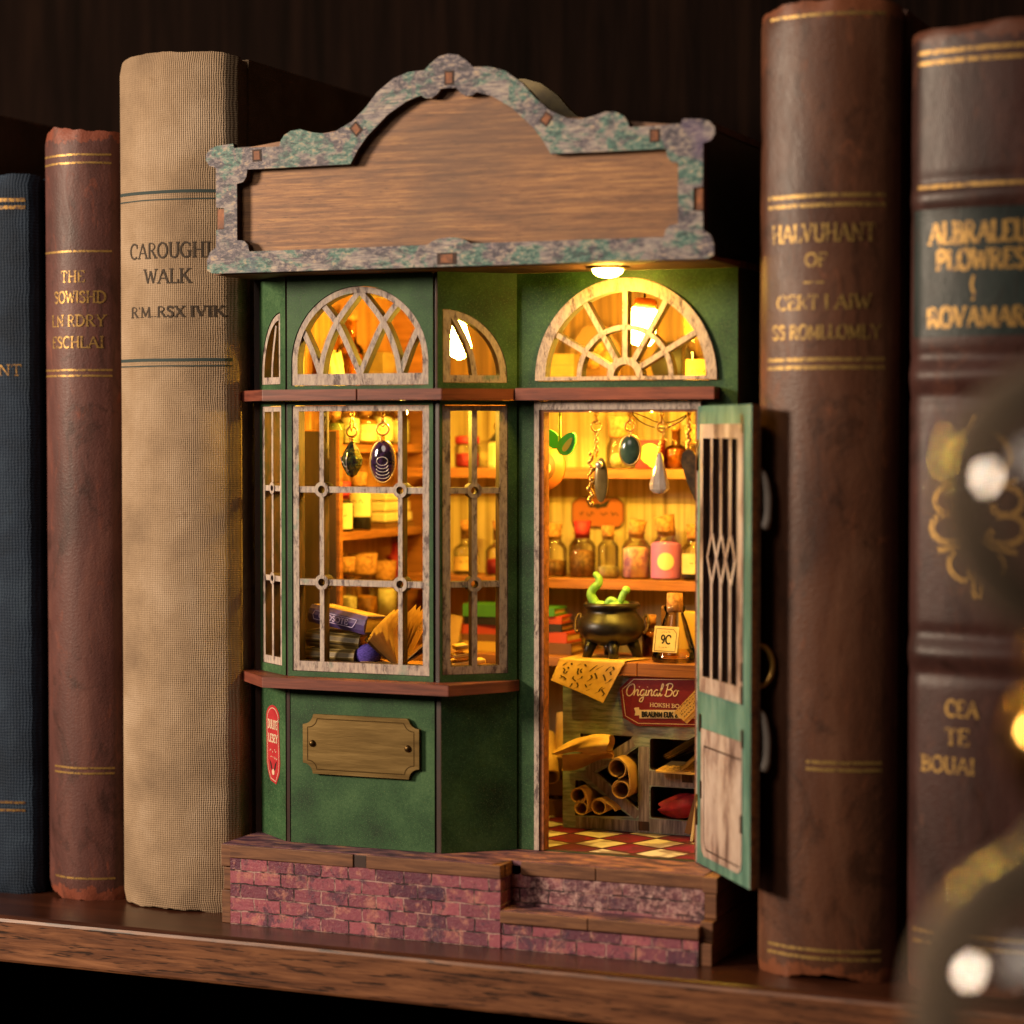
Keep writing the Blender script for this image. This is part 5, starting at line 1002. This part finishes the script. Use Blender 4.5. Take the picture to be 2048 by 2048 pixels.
for o in (0, .25): mb.grid(lambda u, v, o=o: (86 + 17.4 * u - 95, 62.2 - 66 + o + 1.0 * math.sin(v * 3) , 48.6 + 2.4 * u - v * (5.0 - 2.2 * u + .8 * math.sin(6 * u)) - 50), 16, 6)
part('flap', mb, MAT['paper'], bdl)
t = thing('pamphlet', 'half-open pamphlet of cream sheets sticking out of the upper right cubby', 'papers', (122, 57.5, 46))
for i, (z0, z1, xa, xb, dy) in enumerate(((4.4, 15.2, -.4, 18, 0), (3.8, 13.6, .0, 18, .5), (3.6, 12.0, .5, 19, 1.0), (3.4, 10.2, 1.2, 20, 1.5), (.2, 9.0, 4.4, 14, 2.0))):
    mb = MB()
    for o in (0, .55): mb.grid(lambda u, v, o=o: (xa + (xb - xa) * u, dy + 8 * v + 2.0 * math.sin(u * 1.5), z0 + (z1 - z0) * u + .5 * math.sin(3 * u) + o), 8, 2)
    part('sheet', mb, MAT['paperlight'], t)
t = thing('printed_card', 'printed yellow card lying in the upper right cubby of the counter', 'card', (126, 66, 45.15)); part('card', MB().ext([[(-8, -5.2), (-7.2, -6.0), (12, -6.6), (13, 9), (-7.4, 9)]], lambda u, v, d: (u, v, d + .08 * (v + 6)), .0, .5, 0, 0), MAT['paper'], t)
mb = MB()
for i in range(4): scribble(mb, -6, 9, -5 + 2.2 * i, 1.0, lambda u, v, o=0.0: (u, v, .62 + o + .08 * (v + 6)), 0, .35, 20 + i)
part('print', mb, MAT['ink'], t)
mb = MB(); mb.grid(lambda u, v: (lambda a, q: (9.0 * (v - .5) * 2 * 1 + .6 * math.sin(5 * a), -1.5 + 4.4 * q * math.cos(a) + .5 * math.sin(11 * v), 3.6 + 3.4 * q * math.sin(a) * (1 + .25 * math.sin(4 * a + 9 * v)) + 2.6 * v))(6.2832 * u, math.sin(math.pi * (.06 + .9 * v)) ** .5), 30, 22)
solo('red_cloth', mb, MAT['redc'], 'crumpled crimson cloth stuffed in the lower right cubby', 'cloth', (127, 68, 29.6))
t = thing('leaning_card', 'brown folded card leaning against the counter beside the door', 'card', (129.8, 60.5, 24.8)); part('card', MB().ext([[(-2.2, 2.0), (-.2, 1.6), (3.4, 20.6), (2.4, 21.0)]], lambda u, v, d: (u, d + v * .16, v), -.3, .3, 0, 0), MAT['bookbrown'], t); part('card', MB().ext([[(.6, -.0), (1.4, .0), (3.2, 20.4), (2.6, 20.6)]], lambda u, v, d: (u, d + v * .14 - 1.6, v), -1.2, .3, 0, 0), MAT['paperlight'], t)
t = thing('leaflet', 'small folded leaflet of dense print leaning across the red shop sign', 'leaflet', (129, 63.4, 67)); LQ = [(-5.7, -3.1), (-2.6, -5.7), (8.2, 5.2), (5.0, 8.2)]
part('sheet', MB().ext([LQ], XZ, -.1, .2, 0, 0), MAT['paper'], t); part('sheet', MB().ext([[(x + .9, z - .9) for x, z in LQ]], XZ, .4, .7, 0, 0), MAT['paper'], t)
mb = MB(); e1 = Vector((.70, .71)); e2 = Vector((-.71, .70))
for i in range(4): scribble(mb, .6, 14, -.2 + .95 * i, .55, lambda u, v, o=0.0: (lambda p: (p[0], -.14 - o, p[1]))(Vector((-2.9, -5.0)) + e1 * u + e2 * v), 0, .2, 40 + i)
part('print', mb, MAT['brownink'], t)

# ------------------------------------------------------------------ hanging lamps (lit)
def hanging_lamp(label, loc, prof, cap_r, tilt=0):
    t = thing('hanging_lamp', label, 'lamp', loc, 0, 'hanging lamps in the shop')
    sh_ = MB().lathe(prof, 24, 0); cp = MB().lathe([(cap_r, 0), (cap_r * 1.05, 2.4), (cap_r * .8, 3.2), (.6, 3.4)], 22, 0)
    if tilt: sh_.rot('Y', R(tilt)); cp.rot('Y', R(tilt))
    part('shade', sh_, MAT['bulb'], t); part('cap', cp, simple('copper_cap', [(.3, '#8a4420'), (.7, '#a85a30')], .3, rough=.35, metal=.6), t)
    part('cord', MB().tube([(0, 0, 3.2), (0, 0, 199.1 - loc[2])], .35, 8), MAT['burnt'], t)
hanging_lamp('glowing cylinder lamp with copper cap hanging behind the fan window', (111.0, 70, 190.2), [(3.9, 0), (4.2, -1), (4.4, -9.5), (3.2, -11.4), (.5, -12)], 3.5, 7)
hanging_lamp('glowing pear-shaped lamp hanging behind the right arched bay window', (51.6, 60, 187.0), [(1.8, 0), (2.6, -3), (4.0, -8), (3.4, -11), (.5, -12.4)], 1.9)

# ------------------------------------------------------------------ charms and pendants
def chain(mb, x, y, z0, z1, r=.75, t_=.24):
    z = z0; k = 0
    while z > z1:
        mb.tube([(x + (r * .7 * math.cos(a) if k % 2 == 0 else 0), y + (r * .7 * math.cos(a) if k % 2 else 0), z - r + r * math.sin(a)) for a in [2 * math.pi * i / 10 for i in range(10)]], t_, 6, closed=True); z -= r * 1.55; k += 1
def ringt(mb, c, r, t_, yaw=0): mb.tube([(c[0] + r * math.cos(a) * math.cos(yaw), c[1] + r * math.cos(a) * math.sin(yaw), c[2] + r * math.sin(a)) for a in [2 * math.pi * i / 18 for i in range(18)]], t_, 7, closed=True)
def disc_charm(mb, c, rx, rz, ty, n=26, yaw=0):
    mb.ball((0, 0, 0), 1, n, sc=(rx, ty, rz)); return mb
PD = 'charms hanging in the doorway'
t = thing('pendant', 'long gold beaded pendant with mirror drop, first charm in the doorway', 'pendant', (109.0, 32, 157.4), 0, PD)
mb = MB(); chain(mb, 0, 0, 0, -3); ringt(mb, (0, 0, -4.4), 1.6, .3, .5); chain(mb, 0, 0, -5.6, -12.5, .8, .3); part('chain', mb, MAT['chain'], t)
mb = MB(); rnd = random.Random(2)
for i in range(24): mb.ball((-1.9 + .5 * math.sin(i * 1.1) + .3 * (i % 2), rnd.uniform(-.6, .3), -12.6 - i * .66), rnd.uniform(.45, .85), 8)
part('beads', mb, MAT['chain'], t); part('mirror_drop', MB().ball((0, 0, 0), 1, 22, sc=(2.3, .7, 6.8)).tf(lambda x, y, z: (x + 1.5, y, z - 20.6)), simple('bronze_mirror', [(.3, '#7a6236'), (.7, '#98804c')], .2, rough=.22, metal=.35), t); part('pearl', MB().ball((1.2, -1.0, -16.0), 1.2, 12), MAT['silver'], t)
t = thing('pendant', 'oval green stone pendant in a gold bezel hanging in the doorway', 'pendant', (119.7, 32, 157.4), 0, PD)
mb = MB(); chain(mb, 0, 0, 0, -2.6); ringt(mb, (0, 0, -4.4), 1.5, .32, .4); chain(mb, 0, 0, -5.6, -7.4); part('chain', mb, MAT['chain'], t)
part('bezel', MB().tube([(3.3 * math.cos(a), 0, -11.6 + 4.4 * math.sin(a)) for a in [2 * math.pi * i / 30 for i in range(30)]], .42, 8, closed=True), MAT['chain'], t); part('stone', MB().ball((0, 0, 0), 1, 26, sc=(3.2, 1.4, 4.3)).tf(lambda x, y, z: (x, y, z - 11.6)), simple('deep_green_stone', [(.3, '#2c4034'), (.7, '#4f6450')], .25, rough=.16, bump=.05), t)
t = thing('pendant', 'silver wire-wrapped teardrop crystal hanging in the doorway', 'pendant', (129.7, 32, 157.4), 0, PD)
mb = MB(); chain(mb, 0, 0, 0, -2.4); ringt(mb, (0, 0, -4.6), 1.5, .32, .6); chain(mb, .2, 0, -5.8, -8); mb.tube([(.5 * math.cos(i * .9) - i * .04, .5 * math.sin(i * .9), -8 - i * .16) for i in range(34)], .25, 6); mb.tube([(1.0, -.4, -8.2), (2.0, -.6, -8.6), (2.9, -.6, -10.0)], .16, 5); part('chain', mb, MAT['chain'], t)
part('crystal', MB().lathe([(.5, -12.2), (1.0, -14), (2.2, -18.5), (3.1, -21.6), (3.0, -23.2), (1.8, -24.3), (.3, -24.6)], 9, 0, smooth=False).tf(lambda x, y, z: (x - .7, y * .55, z)), simple('smoky_silver_crystal', [(.35, '#a8968a'), (.65, '#e2d4c8')], .5, (1, 1, .2), rough=.15, metal=.25), t)
t = thing('pendant', 'dark leaf-shaped pendant on gold beads beside the open door edge', 'pendant', (138.1, 32, 157.4), 0, PD)
mb = MB(); chain(mb, 0, 0, 0, -3.6); 
for i in range(7): mb.ball((.4 * math.sin(i * 2), 0, -4.4 - i * 1.05), .8, 8)
part('chain', mb, MAT['chain'], t); part('leaf', MB().ext([[(0, -11), (-1.8, -12.4), (-2.2, -15), (-.8, -20), (2.4, -27), (3.4, -21), (3.0, -15), (1.6, -12)]], XZ, -.5, .5, 0, 0), simple('dark_bronze_leaf', [(.3, '#2e2216'), (.7, '#5e4626')], .5, rough=.4, metal=.5), t)
solo('wire_strand', MB().tube(smooth_path([(0, 0, 0), (2.4, .6, -2.6), (6.5, .8, -4.4), (11, .6, -4.6), (15, .4, -3.0), (18.2, 0, -.6)], 6), .22, 6).tube(smooth_path([(0, 0, 0), (3.5, .9, -1.2), (8, 1, -3.0), (13, .8, -2.8), (18.2, 0, -.4)], 6), .18, 6), MAT['potgold'], 'thin copper wire drooping between the door charms', 'wire', (119.8, 32.6, 157.2))
t = thing('leaf_charm', 'green leaf charm with yellow stem hanging behind the left door jamb', 'charm', (95.6, 36, 157.4)); part('stem', MB().tube([(0, 0, 0), (0, 0, -9.2)], .55, 8), MAT['leafpale'], t)
def leafpoly(cx_, cz_, L_, W_, ang): return [(cx_ + L_ * math.cos(t_) * math.cos(R(ang)) - W_ * math.sin(t_) * (1 - .25 * math.cos(t_)) * math.sin(R(ang)), cz_ + L_ * math.cos(t_) * math.sin(R(ang)) + W_ * math.sin(t_) * (1 - .25 * math.cos(t_)) * math.cos(R(ang))) for t_ in [2 * math.pi * i / 22 for i in range(22)]]
part('leaf', MB().ext([leafpoly(2.7, -9.6, 3.9, 2.5, 55)], XZ, -1.2, 0, 0, 0), MAT['leaf'], t, .3); part('leaf', MB().ext([leafpoly(-2.4, -8.2, 3.2, 2.0, 120)], XZ, -.2, .8, 0, 0), MAT['leaf'], t, .3); part('leaf_patch', MB().ext([leafpoly(3.0, -9.9, 2.5, .9, 55)], XZ, -1.4, -1.15, 0, 0), MAT['leafpale'], t)
t = thing('round_charm', 'round orange charm with cream flowers hanging behind the door jamb', 'charm', (81.2, 58, 140.4)); part('disc', MB().lathe([(7.6, -.8), (7.6, .8)], 36, 0).rot('X', R(90)), MAT['orange'], t)
part('inset', MB().lathe([(5.2, -.2), (5.2, .2)], 30, 0).rot('X', R(90)).tf(lambda x, y, z: (x - .6, y - .9, z)), MAT['bookbrown'], t)
for dx, dz in ((-1, 2.4), (1.4, -.6), (-2, -2.6)): part('flower', MB().ball((dx, -1.2, dz), 1.9, 14, sc=(1, .5, 1)), MAT['paperlight'], t)
part('cord', MB().tube([(0, 0, 7.6), (0, 0, 58.6)], .25, 6), MAT['burnt'], t)
BW = 'charms hanging in the bay window'
t = thing('pendant', 'faceted iridescent crystal teardrop hanging in the bay window', 'pendant', (34.5, 17, 157.6), 0, BW)
mb = MB(); chain(mb, 0, 0, 0, -4.6, .9, .26); ringt(mb, (0, 0, -6.2), 1.55, .34, .5); mb.tube([(.8 * math.cos(i), .8 * math.sin(i), -7.8 - i * .12) for i in range(14)], .28, 6); part('chain', mb, MAT['chain'], t)
n = NT('iridescent_crystal'); f = n.noise(n.coord(), .22, 3, .6, 1.0); n.done(n.ramp(f, [(.36, '#2a2030'), (.46, '#4a5a3a'), (.54, '#6a5a22'), (.62, '#2e9a8a')]), .06); n.b.inputs['Transmission Weight'].default_value = .35; n.b.inputs['Coat Weight'].default_value = .6; MAT['irid'] = n.mat
part('crystal', MB().lathe([(.7, -9.4), (2.2, -11.6), (3.6, -14.6), (3.3, -16.4), (1.6, -19.4), (.2, -20.2)], 8, 0, smooth=False), MAT['irid'], t)
part('wire', MB().tube([(-2.9 + .2 * i, -2.6, -14 - .28 * i + .5 * math.sin(i * 1.3)) for i in range(16)], .2, 6).tube([(0, -3.4, -12.6), (-.2, -3.5, -15), (-.4, -2.6, -18.6)], .2, 6), MAT['silver'], t)
t = thing('pendant', 'oval purple stone pendant with silver spiral hanging in the bay window', 'pendant', (45.0, 17, 157.6), 0, BW)
mb = MB(); chain(mb, 0, 0, 0, -3.6, .9, .26); ringt(mb, (0, 0, -5.4), 1.85, .34, .3)
for k in range(3): ringt(mb, (0, 0, -8.0 - .5 * k), .8, .25, 1.4)
part('chain', mb, MAT['chain'], t)
part('bezel', MB().tube([(4.2 * math.cos(a), 0, -15.3 + 6.4 * math.sin(a)) for a in [2 * math.pi * i / 36 for i in range(36)]], .34, 8, closed=True), MAT['chain'], t)
n = NT('purple_stone'); f = n.noise(n.coord(), .16, 4, .6, 1.0); n.done(n.ramp(f, [(.36, '#241a22'), (.47, '#3d2648'), (.54, '#52303f'), (.64, '#3a322a')]), .08); n.b.inputs['Coat Weight'].default_value = .5; MAT['purplestone'] = n.mat
part('stone', MB().ball((0, 0, 0), 1, 30, sc=(4.1, 1.7, 6.3)).tf(lambda x, y, z: (x, y, z - 15.3)), MAT['purplestone'], t)
mb = MB()
for k in range(5): mb.tube([(.6 + (1.9 + .1 * k) * math.cos(R(a)), -1.75 + .06 * k, -15.2 - k * 1.05 + (1.3 - .05 * k) * math.sin(R(a))) for a in (range(0, 361, 20) if k == 0 else range(190, 362, 15))], .13, 6)
part('silver_spiral', mb, MAT['silver'], t)

# ------------------------------------------------------------------ glass ornament close to the camera, on a little round table below the frame
GL = thing('glass_ornament', 'out-of-focus hourglass-shaped glass ornament with brass collar in the near right corner', 'ornament', (297.0, -262.4, 10.2))
MAT['orn'] = glassy('ornament_glass', (.93, .90, .86, 1), .045, (.58, .45, .34, 1), .04, 1.5, 1.5, .2)
def sphere_prof(r, zc, za, zb, n=22):
    t0, t1 = math.acos(max(-1, min(1, (za - zc) / r))), math.acos(max(-1, min(1, (zb - zc) / r)))
    return [(max(.2, r * math.sin(t0 + (t1 - t0) * i / n)), zc + r * math.cos(t0 + (t1 - t0) * i / n)) for i in range(n + 1)]
part('upper_bulb', MB().lathe([(3.0, 106.5), (6.5, 109.0)] + sphere_prof(22, 130.5, 112.5, 152.4), 48, 0, cap=False), MAT['orn'], GL)
part('lower_bulb', MB().lathe([(3.0, 86.0), (5.2, 83)] + sphere_prof(26, 53, 77, 29) + [(5.5, 26.6), (4.0, 22)], 48, 0, cap=False), MAT['orn'], GL)
br_ = plain('polished_brass', '#c99a4e', .14, 1)
part('brass_collar', MB().lathe([(2.8, 82.4), (6.0, 83.2), (7.6, 84.6)] + sphere_prof(11.5, 93.2, 85.0, 100.6, 16) + [(6.0, 101.2), (6.4, 101.8)] + sphere_prof(8.4, 105.4, 102, 110, 12) + [(2.6, 110.6)], 36, 0), br_, GL)
part('brass_stem', MB().lathe([(4.4, 31), (5.4, 27), (3.6, 22), (4.8, 14), (7.5, 8), (7.0, 6.6)], 36, 0), br_, GL)
part('foot', MB().lathe([(24, 0), (25, 1.2), (23.6, 3.0), (12, 5.4), (6.4, 7.2)], 40, 0), br_, GL)
structure('side_table', MB().lathe([(62, 0), (63, 3), (63, 7), (62, 10)], 48, 0, (0, 0, 0)).lathe([(7, -260), (7, 0)], 20, 0), MAT['walnut']).location = (.2970, -.2624, 0)
